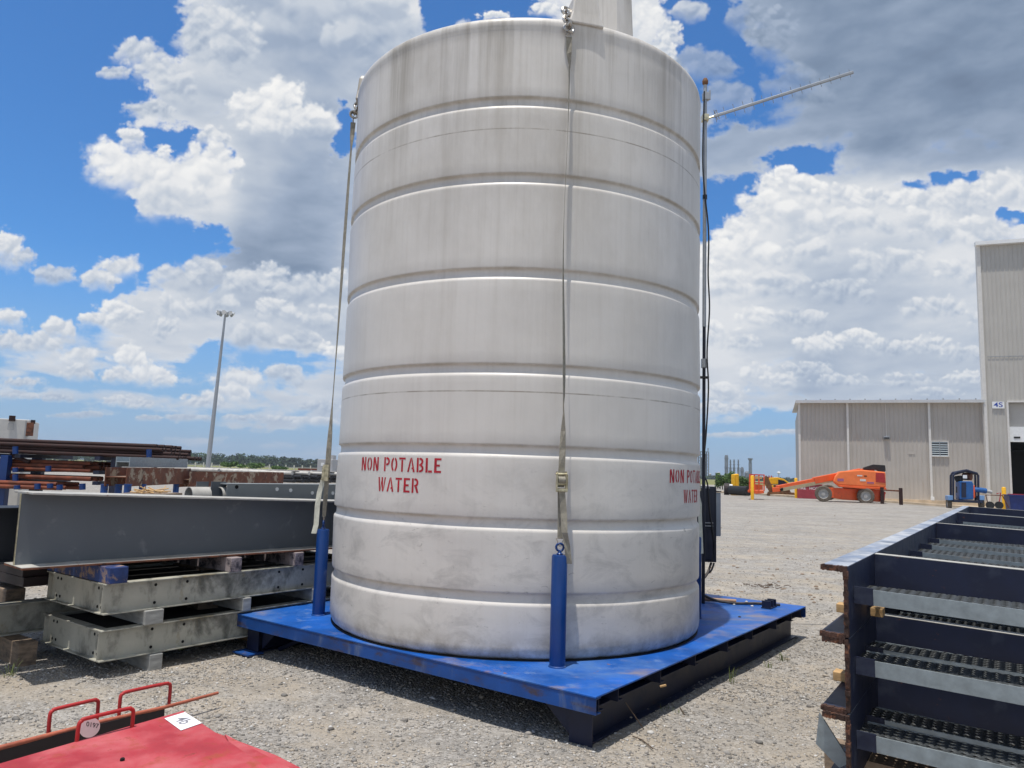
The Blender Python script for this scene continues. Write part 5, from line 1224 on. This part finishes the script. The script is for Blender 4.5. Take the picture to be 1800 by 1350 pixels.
crt_ = thing('hand_cart', 'thin framed hand cart with a dark tyre between the pump trailer and yellow bollard', 'cart', kp2(1752, 893))
MB().tube([kp2(1738, 893), kp2(1733, 870), kp2(1762, 871), kp2(1773, 892)], .035, 6).build('cart_frame', rusty, crt_)
MB().tube([kp2(1753, 892), kp2(1757, 880), kp2(1759, 866), kp2(1752, 868)], .035, 6).build('handle', redh, crt_)
MB().tube([kp2(1740, 888, .1), kp2(1741, 888, -.2)], .24, 14).build('wheel', black, crt_)
MB().tube([kp2(1756, 888, .1), kp2(1757, 888, -.2)], .24, 14).build('wheel', black, crt_)
c_ = at(1800, 881, 53); bn_ = thing('steel_bin', 'dark blue steel bin standing in the open roller doorway', 'bin', Vector((c_.x, c_.y, 0)))
MB().quadbox([Vector((c_.x, c_.y, 0))+wd*a+wn*b+Z*z for a, b, z in ((-.95, -.6, .05), (1.5, -.6, .05), (1.5, .6, .05), (-.95, .6, .05), (-1.05, -.7, 1.1), (1.6, -.7, 1.1), (1.6, .7, 1.1), (-1.05, .7, 1.1))]).build('bin_body', dumpm, bn_, bevel=.02)
MB().box(Vector((c_.x, c_.y, 1.13))+wd*.27, (2.75, 1.5, .07), wd, wn).build('bin_rim', dumpm, bn_)
MB().box(Vector((c_.x, c_.y, 1.19))+wd*-.45, (.9, .6, .06), wd, wn).build('red_lid', redh, bn_)

# ------------------------------------------------------------ foliage helper
def leaves(m, c, rx, ry, rz, n_, s_, rg):
    for _ in range(n_):
        a, b, r_ = rg.random()*6.283, math.acos(2*rg.random()-1), rg.random()**.4
        p = Vector((c[0]+rx*r_*math.sin(b)*math.cos(a), c[1]+ry*r_*math.sin(b)*math.sin(a), c[2]+rz*r_*math.cos(b)))
        d1 = Vector((rg.gauss(0, 1), rg.gauss(0, 1), rg.gauss(0, .6))).normalized()*s_*(.6+rg.random()*.8); d2 = Vector((rg.gauss(0, 1), rg.gauss(0, 1), rg.gauss(0, 1))).normalized()*s_*(.5+.6*rg.random())
        b_ = len(m.v); m.v += [p-d1, p+d2, p+d1, p-d2]; m.f.append((b_, b_+1, b_+2, b_+3))
for i, (px, py, Y_, w_, h_, lab) in enumerate(((1270, 843, 95, 24, 26, 'green bush between the cabinet and the yellow marker'), (1307, 844, 95, 26, 22, 'green bush behind the lift basket and black pipe'), (1283, 838, 105, 18, 22, 'taller green bush behind the yellow marker'))):
    c_ = at(px, py, Y_); r1, r2 = w_*Y_/1323/2, h_*Y_/1323/2; t = thing('bush', lab, 'bush', Vector((c_.x, c_.y, 0)), 'bushes beyond the kerb')
    m = MB(); rg = random.Random(i)
    for k in range(9): leaves(m, (c_.x+rg.uniform(-.7, .7)*r1, c_.y+rg.uniform(-.5, .5), c_.z-r2*.2+rg.uniform(-.7, .7)*r2), r1*.5, .8, r2*.5, 140, .11, rg)
    m.build('foliage', leafm, t); MB().tube([Vector((c_.x, c_.y, -.1)), Vector((c_.x, c_.y, c_.z))], .09, 6, r2=.03).build('stem', bark, t)

# ------------------------------------------------------------ refinery on the horizon
RY = 900.0
def rp(px, py, dy=0): return at(px, py, RY+dy)
pt = thing('lattice_structure', 'grey steel process structure right beside the tank on the horizon', 'refinery structure', Vector((rp(1239, 838).x, RY, 0)))
x0, x1, zt_ = rp(1231, 800).x, rp(1245.5, 800).x, rp(1240, 794).z
for x in (x0, (x0+x1)/2, x1):
    for y in (0, 9): MB().box(Vector((x, RY+y, zt_/2)), (1.1, 1.1, zt_)).build('column', steelblue, pt)
for k in range(9): MB().box(Vector(((x0+x1)/2, RY+4.5, zt_*(k+1)/9)), (x1-x0, 9.5, .7)).build('floor', steelblue, pt)
for x, hgt_ in ((x0+2.5, .8), (x1-2.5, .93), ((x0+x1)/2, .7)): MB().lathe([(1.7, 0), (1.7, zt_*hgt_-2), (.6, zt_*hgt_)], Vector((x, RY+4, 0)), 12).build('vessel', steelblue, pt)
MB().lathe([(.5, zt_), (.5, zt_+3), (1.0, zt_+3.2), (1.0, zt_+4)], Vector((x1-.6, RY, 0)), 8).build('vent', steelblue, pt)
def tower(pts, px, lab, label, dy=0, extra=None):
    b_ = rp(px, 842, dy); t = thing(lab, label, 'refinery tower', Vector((b_.x, RY+dy, 0)))
    MB().lathe([(r, rp(px, py, dy).z) for r, py in pts], Vector((b_.x, RY+dy, 0)), 14).build('shell', steelblue, t, smooth=40)
    for r, py in (extra or []): MB().lathe([(r, rp(px, py, dy).z-.3), (r, rp(px, py, dy).z+.5)], Vector((b_.x, RY+dy, 0)), 14).build('platform', steelblue, t)
    return t
tower([(2.1, 846), (2.1, 803), (1.7, 800)], 1277, 'process_tower', 'tallest and broadest tower of the refinery skyline', extra=[(2.6, 806), (2.5, 822)])
for px in (1284, 1290.5, 1298): tower([(1.4, 846), (1.4, 826), (.8, 820), (.8, 809), (1.0, 808)], px, 'process_tower', {1284: 'left', 1290.5: 'middle', 1298: 'right'}[px]+' of the three thin matching refinery towers', extra=[(1.2, 812), (1.9, 823), (1.4, 817)])
tower([(2.0, 846), (2.0, 824), (1.2, 821)], 1304.5, 'process_tower', 'short stubby vessel between the thin towers and the flared stack', extra=[(2.4, 828)])
tower([(2.0, 846), (1.9, 814), (1.6, 811), (2.2, 808), (2.9, 807), (2.9, 805.5)], 1319, 'flared_stack', 'refinery stack with a flared top right of the towers')
tower([(3.0, 846), (3.0, 831), (1.2, 828)], 1313, 'process_vessel', 'squat rounded vessel left of the flared stack')
jm = thing('refinery_pipework', 'low jumble of refinery pipework and tanks along the horizon', 'refinery', Vector((rp(1270, 842).x, RY+30, 0)))
rg = random.Random(3)
for k in range(70):
    px = rg.uniform(1244, 1400); p = rp(px, 842, 30+rg.uniform(0, 30)); hgt_ = rg.uniform(2, 7.5)*(1.15 if px < 1268 else .8); r_ = rg.uniform(.5, 2.2)
    if rg.random() < .5: MB().lathe([(r_, 0), (r_, hgt_), (r_*.3, hgt_+r_*.4)], Vector((p.x, p.y, 0)), 8).build('vessel', plantw if rg.random() < .6 else steelblue, jm)
    else: MB().box(Vector((p.x, p.y, hgt_/2)), (r_*2.2, 3, hgt_)).build('unit_block', plantw if rg.random() < .5 else steelblue, jm)
wt = rp(1369, 834, 40); t = thing('water_tower', 'tiny white water tower on the horizon left of the warehouse', 'water tower', Vector((wt.x, wt.y, 0)))
zt_ = rp(1369, 831, 40).z; MB().lathe([(.5, zt_-1.5), (2.0, zt_-.8), (2.2, zt_), (1.6, zt_+1.1), (.3, zt_+1.5)], Vector((wt.x, wt.y, 0)), 14).build('bowl', white, t, smooth=40)
MB().lathe([(.6, 0), (.5, zt_-1.4)], Vector((wt.x, wt.y, 0)), 8).build('stem', plantw, t)

# ------------------------------------------------------------ left background: woodland, field, fence, pole
def wood_mass(name, px0, px1, Y_, top, base_py, n_, s_, seed, label):
    rg = random.Random(seed); m = MB(); x0, x1 = at(px0, 815, Y_).x, at(px1, 815, Y_).x; L = x1-x0
    k = 0; x = x0
    while x < x1:
        f = (x-x0)/L; h_ = top(f)*(.82+.3*rg.random()); w_ = h_*rg.uniform(.28, .5)
        for j in range(4): leaves(m, (x+rg.uniform(-.4, .4)*w_, Y_+rg.uniform(0, 30), h_*(.30+.17*j)), w_, w_, h_*.26, n_, s_, rg)
        leaves(m, (x, Y_-2, h_*.25), w_, w_*.5, h_*.28, n_, s_, rg)
        x += w_*rg.uniform(.6, 1.1)
    o = m.build(name, leafd); o['kind'] = 'stuff'; o['label'] = label; return o
wood_mass('woodland', -40, 566, 620, lambda f: 9.2*(1-.30*max(0, (f-.62)/.38)**2), 0, 42, 1.0, 4, 'dark green woodland along the left horizon')
wood_mass('far_woodland', 1236, 1420, 800, lambda f: 3.4, 0, 16, 1.3, 9, 'low far woodland under the refinery')
m = MB(); rg = random.Random(12)
for px, py, w_, h_ in ((395, 816, 14, 8), (412, 815, 12, 9), (404, 818, 14, 6), (445, 819, 22, 11), (458, 818, 14, 9), (485, 822, 12, 7), (492, 823, 8, 5), (425, 819, 16, 6), (300, 815, 20, 4), (500, 823, 8, 4)):
    Y_ = 170; c_ = at(px, py, Y_); t = None
    mm = MB(); leaves(mm, (c_.x, Y_, c_.z), w_*Y_/1323/2, 2, h_*Y_/1323/2, 260, .22, rg)
    tag(mm.build('shrub', leafm), {395: 'shrub just right of the light pole foot', 412: 'second shrub right of the light pole', 404: 'low shrub in front of the pair near the light pole', 445: 'largest roadside shrub beyond the pipe stockpile', 458: 'shrub joined to the right of the largest one', 485: 'small shrub near the right end of the pipe stockpile', 492: 'tiny shrub beside the small one', 425: 'low shrub midway between pole and largest shrub', 300: 'low shrub left of the light pole', 500: 'rightmost tiny shrub beyond the stockpile'}[px], 'shrub', 'shrubs beyond the pipe stockpile')
fence = thing('field_fence', 'long pale post and rail fence far beyond the pipe stockpile', 'fence', Vector((at(430, 818, 320).x, 320, 0)))
xa, xb = at(300, 818, 320).x, at(575, 818, 320).x
for i in range(20):
    x = xa+(xb-xa)*i/19; MB().box(Vector((x, 320, .9)), (.45, .3, 1.8)).build('post', white2, fence)
MB().box(Vector(((xa+xb)/2, 320.3, .75)), (xb-xa, .12, .5)).build('rail', woodg, fence)
# light pole with crown of floodlights
pb = at(365.5, 815, 150); ptp = at(396, 552, 150); pb = Vector((pb.x, 150, 0))
pole = thing('floodlight_mast', 'very tall thin floodlight mast with a ring of lamps on the left', 'light pole', pb)
MB().tube([pb, pb.lerp(ptp, .5), ptp], .48, 12, r2=.20).build('pole', alu, pole, smooth=40)
MB().tube([ptp+Vector((1.15*math.cos(a), 1.15*math.sin(a), .2)) for a in np.linspace(0, 6.283, 17)[:-1]], .07, 6, closed=True).build('lamp_ring', alu, pole)
for k in range(8):
    a = k*math.pi/4+.2; c_ = ptp+Vector((1.35*math.cos(a), 1.35*math.sin(a), .15)); d_ = Vector((math.cos(a), math.sin(a), -.5)).normalized()
    f_ = MB().tube([c_-d_*.25, c_+d_*.1, c_+d_*.32], .24, 12, r2=.46).build('floodlight', alu, pole, smooth=40)
    MB().tube([c_+d_*.325, c_+d_*.34], .42, 12).build('lens', white, f_)
    MB().tube([ptp+Z*.15, c_], .05, 5).build('arm', alu, pole)
# long stockpile of black pipes with bleached tops
stk = thing('pipe_stockpile', 'very long low stockpile of black pipes with bleached tops across the yard', 'pipe stack', Vector((at(300, 825, 95).x, 95, 0)))
ra, rb = at(20, 808, 108), at(512, 836, 74)
dirp = Vector((rb.x-ra.x, rb.y-ra.y, 0)); Lp = dirp.length; dirp.normalize(); pn = Vector((-dirp.y, dirp.x, 0))
rg = random.Random(8); k = 0; s_ = 0
base_ = Vector((ra.x, ra.y, 0))
while s_ < Lp:
    Lc = 12.0*rg.uniform(.9, 1.0)
    for row in range(7):
        for lay in range(3):
            if lay == 2 and row % 2: continue
            o0 = rg.uniform(-.3, .3); a = base_+dirp*(s_+o0)+pn*(row*1.0)+Z*(.22+lay*.36); b_ = a+dirp*Lc
            MB().tube([a, b_], .18, 8).build('coated_pipe', pilew if lay == 2 else pileb, stk, smooth=50)
    s_ += 12.4
for row in range(0): pass
m = MB(); 
for k in range(60):
    s0_ = rg.uniform(0, Lp-3); m.box(base_+dirp*(s0_+1.3)+pn*rg.uniform(0, 6.5)+Z*1.16, (rg.uniform(1.5, 4), rg.uniform(.5, 1.2), .05), dirp, pn)
o = m.build('bleached_cover', pilew, stk); o['kind'] = 'stuff'

# ------------------------------------------------------------ left middle ground: container, racks, rusty steel
cA = at(53, 738, 24); cz = cA.z; Xc, Yc = Vector((-.90, -.436, 0)), Vector((-.436, .90, 0))
def cp(a, b_, z): return Vector((cA.x, cA.y, 0))+Xc*a+Yc*b_+Z*z
cont = thing('white_container', 'rust streaked white steel box container behind the pipe rack', 'container', cp(3, 1.2, 0))
MB().box(cp(3, 1.2, cz/2), (6.0, 2.4, cz), Xc, Yc).build('container_body', white2, cont, bevel=.02)
for a in (.10, 1.0): MB().box(cp(a, -.015, cz/2), (.04, .03, cz-.05), Xc, Yc).build('door_seam', plantw, cont)
MB().box(cp(-.02, .0, cz-.30), (.2, .07, .42), Xc, Yc).build('latch', rusty, cont, bevel=.01)
MB().box(cp(.48, -.03, cz+.02), (.17, .07, .17), Xc, Yc).build('latch', darkrust, cont, bevel=.01)
MB().box(cp(-.08, .03, cz-.06), (.12, .06, .12), Xc, Yc).build('corner_casting', darkrust, cont)
MB().tube([cp(.42, -.04, cz-.14), cp(.56, -.04, cz-.14), cp(.56, -.04, cz-.33), cp(.42, -.04, cz-.33)], .012, 6, closed=True).build('handle', plantw, cont)
# rack
def rk(px, py, Y_=20.0): return at(px, py, Y_)
rack = thing('pipe_rack', 'blue steel cantilever rack loaded with long rusty pipes', 'rack', Vector((rk(150, 860).x, 20, 0)))
for px, Y_ in ((12, 19.2), (12, 21.2), (206, 19.4), (206, 21.2), (72, 21.3), (66, 21.6)):
    t = rk(px, 800, Y_); MB().box(Vector((t.x, Y_, t.z/2)), (.20, .18, t.z)).build('rack_post', bluedark if px != 12 else bluep, rack, bevel=.01)
for Y_, z_ in ((19.3, 1.70), (21.2, 1.70)): pass
for px in (12, 206, 72):
    x = rk(px, 800, 20).x
    for z_ in (rk(100, 800).z-.05, rk(100, 824).z-.05, rk(100, 842).z-.05):
        MB().box(Vector((x, 20.2, z_)), (.14, 2.3, .09)).build('rack_arm', bluedark, rack)
a, b_ = rk(18, 800, 19.3), rk(52, 812, 19.3); MB().tube([a, b_], .05, 6).build('brace', darkrust, rack)
for px, py0, py1, Y_ in ((27, 785, 798, 19.0), (262, 790, 804, 19.0), (85, 819, 829, 19.0), (27, 834, 848, 19.0), (27, 822, 830, 19.0)):
    a, b_ = rk(px, py0, Y_), rk(px, py1, Y_); MB().tube([a, b_], .065, 12).build('stop_peg', bluep, rack)
for px, py0, py1 in ((66, 850, 860), (88, 850, 858), (105, 852, 861), (145, 850, 861), (30, 853, 860)):
    a, b_ = rk(px, py0, 18.7), rk(px, py1, 18.7); MB().tube([a, b_], .07, 12).build('stop_peg', bluep, rack)
def pipes(n_, layers, z0, x0, x1, Y0, r_, mat, group, labs):
    k = 0
    for lay in range(layers):
        for i in range(n_):
            e = x1+rg.uniform(-.5, .25)*(1 if lay < layers-1 or True else 0); y = Y0+i*r_*2.05+(lay % 2)*r_; z = z0+r_+lay*r_*1.8
            a, b_ = Vector((x0, y, z)), Vector((e, y+.0, z-.004*(e-x0)))
            tag(MB().tube([a, b_], r_, 10).build('steel_pipe', mat, smooth=50), labs, 'pipe', group); k += 1
zt0 = rk(100, 801).z
rg = random.Random(21)
ends = [(296, 0), (310, 0), (318, 0), (328, 0), (340, 0)]
for lay in range(4):
    for i in range(9):
        r_ = .052; e = rk([336, 322, 308, 296][lay]+rg.uniform(-14, 4)*(i > 0), 800).x; y = 19.25+i*.20+(lay % 2)*.06; z = zt0+r_+lay*.094
        tag(MB().tube([Vector((-19, y, z+.07)), Vector((e, y, z-.02))], r_, 10).build('steel_pipe', darkrust, smooth=50), 'long dark rusty pipe among those on the top tier of the blue rack', 'pipe', 'dark pipes on the top tier of the rack')
def tier(py, px1, n_, lays, r_, mat, lab, grp, Y0=19.3):
    z0 = rk(60, py, Y0).z
    for lay in range(lays):
        for i in range(n_):
            e = rk(px1+rg.uniform(-22, 4)*(lay+i > 0), py).x
            tag(MB().tube([Vector((-19, Y0+i*.24+lay*.07, z0+r_+lay*r_*1.85)), Vector((e, Y0+i*.24+lay*.07, z0+r_+lay*r_*1.85-.03))], r_, 10).build('steel_pipe', mat, smooth=50), lab, 'pipe', grp)
tier(826, 186, 5, 3, .05, orangerust, 'orange rusty pipe among those on the middle tier of the rack', 'orange pipes on the middle tier of the rack')
tier(841, 187, 4, 1, .06, orangerust, 'orange rusty pipe on the third tier of the rack', 'orange pipes on the third tier of the rack')
tier(858.5, 156, 4, 2, .05, orangerust, 'orange rusty pipe lying low under the rack behind the girder', 'orange pipes low under the rack', 18.8)
a, b_ = rk(60, 846, 22), rk(98, 847, 22)
tag(MB().tube([a-Vector((1.5, 0, 0)), b_], .13, 14).build('grey_pipe', plantw, smooth=50), 'thick grey pipe with a bright end seen through the rack', 'pipe')
tag(MB().tube([rk(99, 847, 22.4), rk(110, 847, 22.4)], .16, 14).build('rusty_pipe', darkrust, smooth=50), 'short thick rusty pipe end next to the grey one', 'pipe')
# rusty box section beams on blue stools
def hbeam(px0, px1, py0, py1, Y_, mat, name, label, ln=None, cat='beam'):
    a = at(px0, py1, Y_); z1 = at(px0, py0, Y_).z; x1 = at(px1, py1, Y_).x; rt = thing(name, label, cat, Vector(((a.x+x1)/2, Y_, a.z)))
    w_ = .42; h_ = z1-a.z; A_ = Vector((a.x, Y_+w_/2, a.z)); 
    prof = [(-w_/2, 0), (-w_/2+.025, 0), (-w_/2+.025, h_/2-.012), (w_/2-.025, h_/2-.012), (w_/2-.025, 0), (w_/2, 0), (w_/2, h_), (w_/2-.025, h_), (w_/2-.025, h_/2+.012), (-w_/2+.025, h_/2+.012), (-w_/2+.025, h_), (-w_/2, h_)]
    MB().extr(prof, A_, A_+Vector((x1-a.x, 0, 0))+Vector((0, .0, 0)), Vector((0, 1, 0)), Z).build('beam_section', mat, rt, bevel=.003); return rt
def sbeam(p_near, p_far, z0, z1, w_, mat, name, label, flat=False):
    d_ = (p_far-p_near); d_.z = 0; L = d_.length; d_.normalize(); n__ = Vector((-d_.y, d_.x, 0)); h_ = z1-z0
    rt = thing(name, label, 'beam', p_near+d_*L/2+Z*(z0-p_near.z))
    t_ = .022; prof = [(-w_/2, 0), (-w_/2+t_, 0), (-w_/2+t_, h_/2-t_/2), (w_/2-t_, h_/2-t_/2), (w_/2-t_, 0), (w_/2, 0), (w_/2, h_), (w_/2-t_, h_), (w_/2-t_, h_/2+t_/2), (-w_/2+t_, h_/2+t_/2), (-w_/2+t_, h_), (-w_/2, h_)]
    A_ = Vector((p_near.x, p_near.y, z0)); MB().extr(prof, A_, A_+d_*L, n__, Z).build('beam_section', mat, rt, bevel=.003); return rt
p0 = at(202, 855, 15.6); z1 = at(202, 822, 15.6).z; pf = at(318, 855, 19.5)
sbeam(p0, Vector((pf.x, pf.y, 0)), p0.z, z1, .44, rustpaint, 'rusty_beam', 'short rusty H beam with flaking paint, its open end facing left')
bp0 = at(215, 822, 17.2); bz1 = at(215, 803, 17.2).z; bf = at(318, 824, 19.8)
sbeam(bp0, Vector((bf.x, bf.y, 0)), z1+.01, bz1, .34, galv, 'galvanised_beam', 'pale galvanised beam lying on top of the short rusty H beam')
p0 = at(322, 846, 19.0); z1 = at(322, 829, 19.0).z; pf = at(489, 848, 25)
sbeam(p0, Vector((pf.x, pf.y, 0)), p0.z-.15, z1, .34, rustpaint, 'rusty_beam', 'longer dark rusty beam stretching behind the pipe ends')
for i, (px, Y_) in enumerate(((184, 15.7), (209, 16.0), (225, 15.5), (251, 16.5), (310, 19.0), (420, 22.0), (470, 24.0))):
    c_ = at(px, 851, Y_); t_ = at(px, 851 if i < 4 else 846, Y_).z
    tag(MB().lathe([(.07, 0), (.07, t_-.02), (.085, t_)], Vector((c_.x, Y_, 0)), 12).build('steel_stool', bluerail), ['leftmost blue post in front of the rusty H beam', 'blue post under the open end of the rusty H beam', 'third blue post from the left by the rusty H beam', 'fourth blue post from the left with splintered wood beside it', 'blue post at the near end of the longer rusty beam', 'blue post under the middle of the longer rusty beam', 'blue post under the far end of the longer rusty beam'][i], 'support post', 'blue posts carrying the rusty beams')
m = MB()
for k in range(46):
    p = at(rg.uniform(238, 290), rg.uniform(860, 867), rg.uniform(14.0, 14.6)); d_ = Vector((rg.uniform(-1, 1), rg.uniform(-.4, .4), rg.uniform(-.05, .18))).normalized(); m.tube([p, p+d_*rg.uniform(.06, .18)], .011, 4)
o = m.build('splintered_wood', woodl); tag(o, 'heap of fresh splintered wood scraps on a bearer behind the girder', 'wood scraps', kind='stuff')
tag(MB().box(at(268, 872, 14.6), (.75, .9, .12)).box(Vector((at(268, 872, 14.6).x, 14.6, at(262, 874, 14.6).z/2-.04)), (.65, .8, at(262, 874, 14.6).z)).build('timber_bearer', wood), 'dark timber bearer under the splintered wood', 'timber')
# far loading gear beside the left strap
def fb_(px, py, Y_=100): return at(px, py, Y_)
for i, (x0, y0, x1, y1, mat, name, lab, cat) in enumerate(((562, 808, 590, 838, plantw, 'grey_trailer', 'grey boxy trailer far away just left of the tank', 'trailer'), (548, 827, 590, 842, plantw, 'slatted_crate', 'pale slatted crate in front of the far grey trailer', 'crate'), (522, 828, 546, 840, woodg, 'wooden_crate', 'pale wooden crate left of the slatted crate', 'crate'))):
    a, b_ = fb_(x0, y1, 90-i*5), fb_(x1, y0, 90-i*5); Y_ = 90-i*5; t = thing(name, lab, cat, Vector(((a.x+b_.x)/2, Y_, 0)))
    if i == 0:
        MB().box(Vector(((a.x+b_.x)/2, Y_, (a.z+b_.z)/2)), (b_.x-a.x, 3, b_.z-a.z)).build('box_body', mat, t, bevel=.05)
        MB().box(Vector((a.x+1.2, Y_, b_.z+.25)), (.9, 1.5, .5)).build('roof_unit', plantw, t)
        MB().box(Vector((a.x+.6, Y_-1.51, b_.z-.6)), (.35, .03, .35)).build('window', white, t)
        for x in (a.x+.4, b_.x-.4): MB().box(Vector((x, Y_, a.z/2)), (.3, 1, a.z)).build('leg', brown, t)
    else:
        for k in range(4): MB().box(Vector(((a.x+b_.x)/2, Y_-.6, a.z+(k+.5)*(b_.z-a.z)/4)), (b_.x-a.x, .06, (b_.z-a.z)/4*.6)).build('slat', mat, t)
        for x in np.linspace(a.x, b_.x, 4): MB().box(Vector((x, Y_-.5, b_.z/2)), (.12, .1, b_.z)).build('upright', mat, t)
        MB().box(Vector(((a.x+b_.x)/2, Y_, (a.z+b_.z)/2-.1)), (b_.x-a.x-.2, .9, (b_.z-a.z)*.8)).build('load', woodl if i == 2 else primer, t)
for i, (x0, x1, py) in enumerate(((515, 560, 826), (510, 548, 834), (520, 575, 823))):
    a, b_ = fb_(x0, py, 96), fb_(x1, py, 96); tag(MB().box(Vector(((a.x+b_.x)/2, 96+i, a.z/2)), (b_.x-a.x, 2, a.z)).build('timber_stack', [rusty, wood, orangerust][i]), ['rust red stack of bars beyond the pale crates', 'brown stack of timber left of the wooden crate', 'long orange stack behind the crates'][i], 'stack')

# ------------------------------------------------------------ small ground details
rg = random.Random(77); m = MB()
for k in range(220):
    px, py = rg.uniform(1245, 1480), rg.uniform(905, 1060); c_ = atz(px, py, 0); r_ = .010+.028*rg.random()**3
    z_ = gzf(c_.x, c_.y); m.lathe([(r_, z_-.005), (r_*1.1, z_+r_*.25), (r_*.5, z_+r_*.6)], Vector((c_.x, c_.y, 0)), 6)
o = m.build('dirt_clods', wood); o['kind'] = 'stuff'; o['label'] = 'scattered dirt clods and stones in the yard beyond the skid'
def tuft(px, py, z, n_, h_, seed, lab):
    rg = random.Random(seed); c_ = atz(px, py, z); m = MB()
    for k in range(n_):
        a = rg.random()*6.283; r_ = rg.random()*.05; p = c_+Vector((r_*math.cos(a), r_*math.sin(a), -.01)); ln = h_*rg.uniform(.5, 1.1); le = Vector((math.cos(a), math.sin(a), 0))*ln*rg.uniform(.1, .6)
        s2 = Vector((-math.sin(a), math.cos(a), 0))*.003; b_ = len(m.v); m.v += [p-s2, p+s2, p+le*.4+Z*ln*.6+s2*.7, p+le*.4+Z*ln*.6-s2*.7, p+le+Z*ln*.95]; m.f += [(b_, b_+1, b_+2, b_+3), (b_+3, b_+2, b_+4)]
    return tag(m.build('grass_tuft', grassm), lab, 'grass', 'grass tufts in the gravel')
tuft(1284, 1203, 0, 12, .16, 1, 'tall grass tuft against the right side of the skid')
tuft(1193, 1255, 0, 8, .07, 2, 'small grass tuft in the skid shadow near its front')
tuft(1165, 1250, 0, 8, .07, 12, 'tiny grass tuft next to the small one by the skid')
tuft(1375, 1160, 0, 22, .08, 3, 'low grass tuft near the far right corner of the skid')
tuft(1350, 1172, 0, 16, .07, 4, 'low grass tuft halfway along the far end of the skid')
tuft(15, 1190, 0, 20, .14, 5, 'thin grass tuft at the left picture edge below the frames')
tuft(30, 1165, 0, 14, .12, 6, 'grass tuft in the shade left of the lowest frame')
tuft(318, 1140, .1, 14, .05, 7, 'tiny green weed growing along the lowest frame')
for i, (pts, lab) in enumerate((([(1100, 1235), (1118, 1262), (1131, 1281)], 'thin pale twig leaning down from the skid side'), ([(1112, 1294), (1128, 1300), (1148, 1316)], 'crooked dark twig on the gravel right of the skid front'), ([(1195, 1243), (1203, 1256)], 'short dark twig on the gravel by the skid'))):
    P_ = [atz(x, y, .012 if i else (.2, .1, .01)[k]) for k, (x, y) in enumerate(pts)]
    tag(MB().tube(P_, .004, 5).build('twig', twigm), lab, 'twig')
for i, (px, py) in enumerate(((1322, 1030), (1346, 1034), (1352, 1030))):
    c_ = atz(px, py, 0); m = MB()
    for k in range(14):
        a = rnd.random()*6.283; p = c_+Vector((rnd.gauss(0, .12), rnd.gauss(0, .06), .01)); m.tube([p, p+Vector((math.cos(a), math.sin(a), rnd.random()*.3))*rnd.uniform(.03, .09)], .006, 4)
    tag(m.build('dead_weeds', twigm), ['left', 'middle', 'right'][i]+' clump of dead brown weeds beyond the skid', 'weeds', 'dead weeds in the wheel ruts')
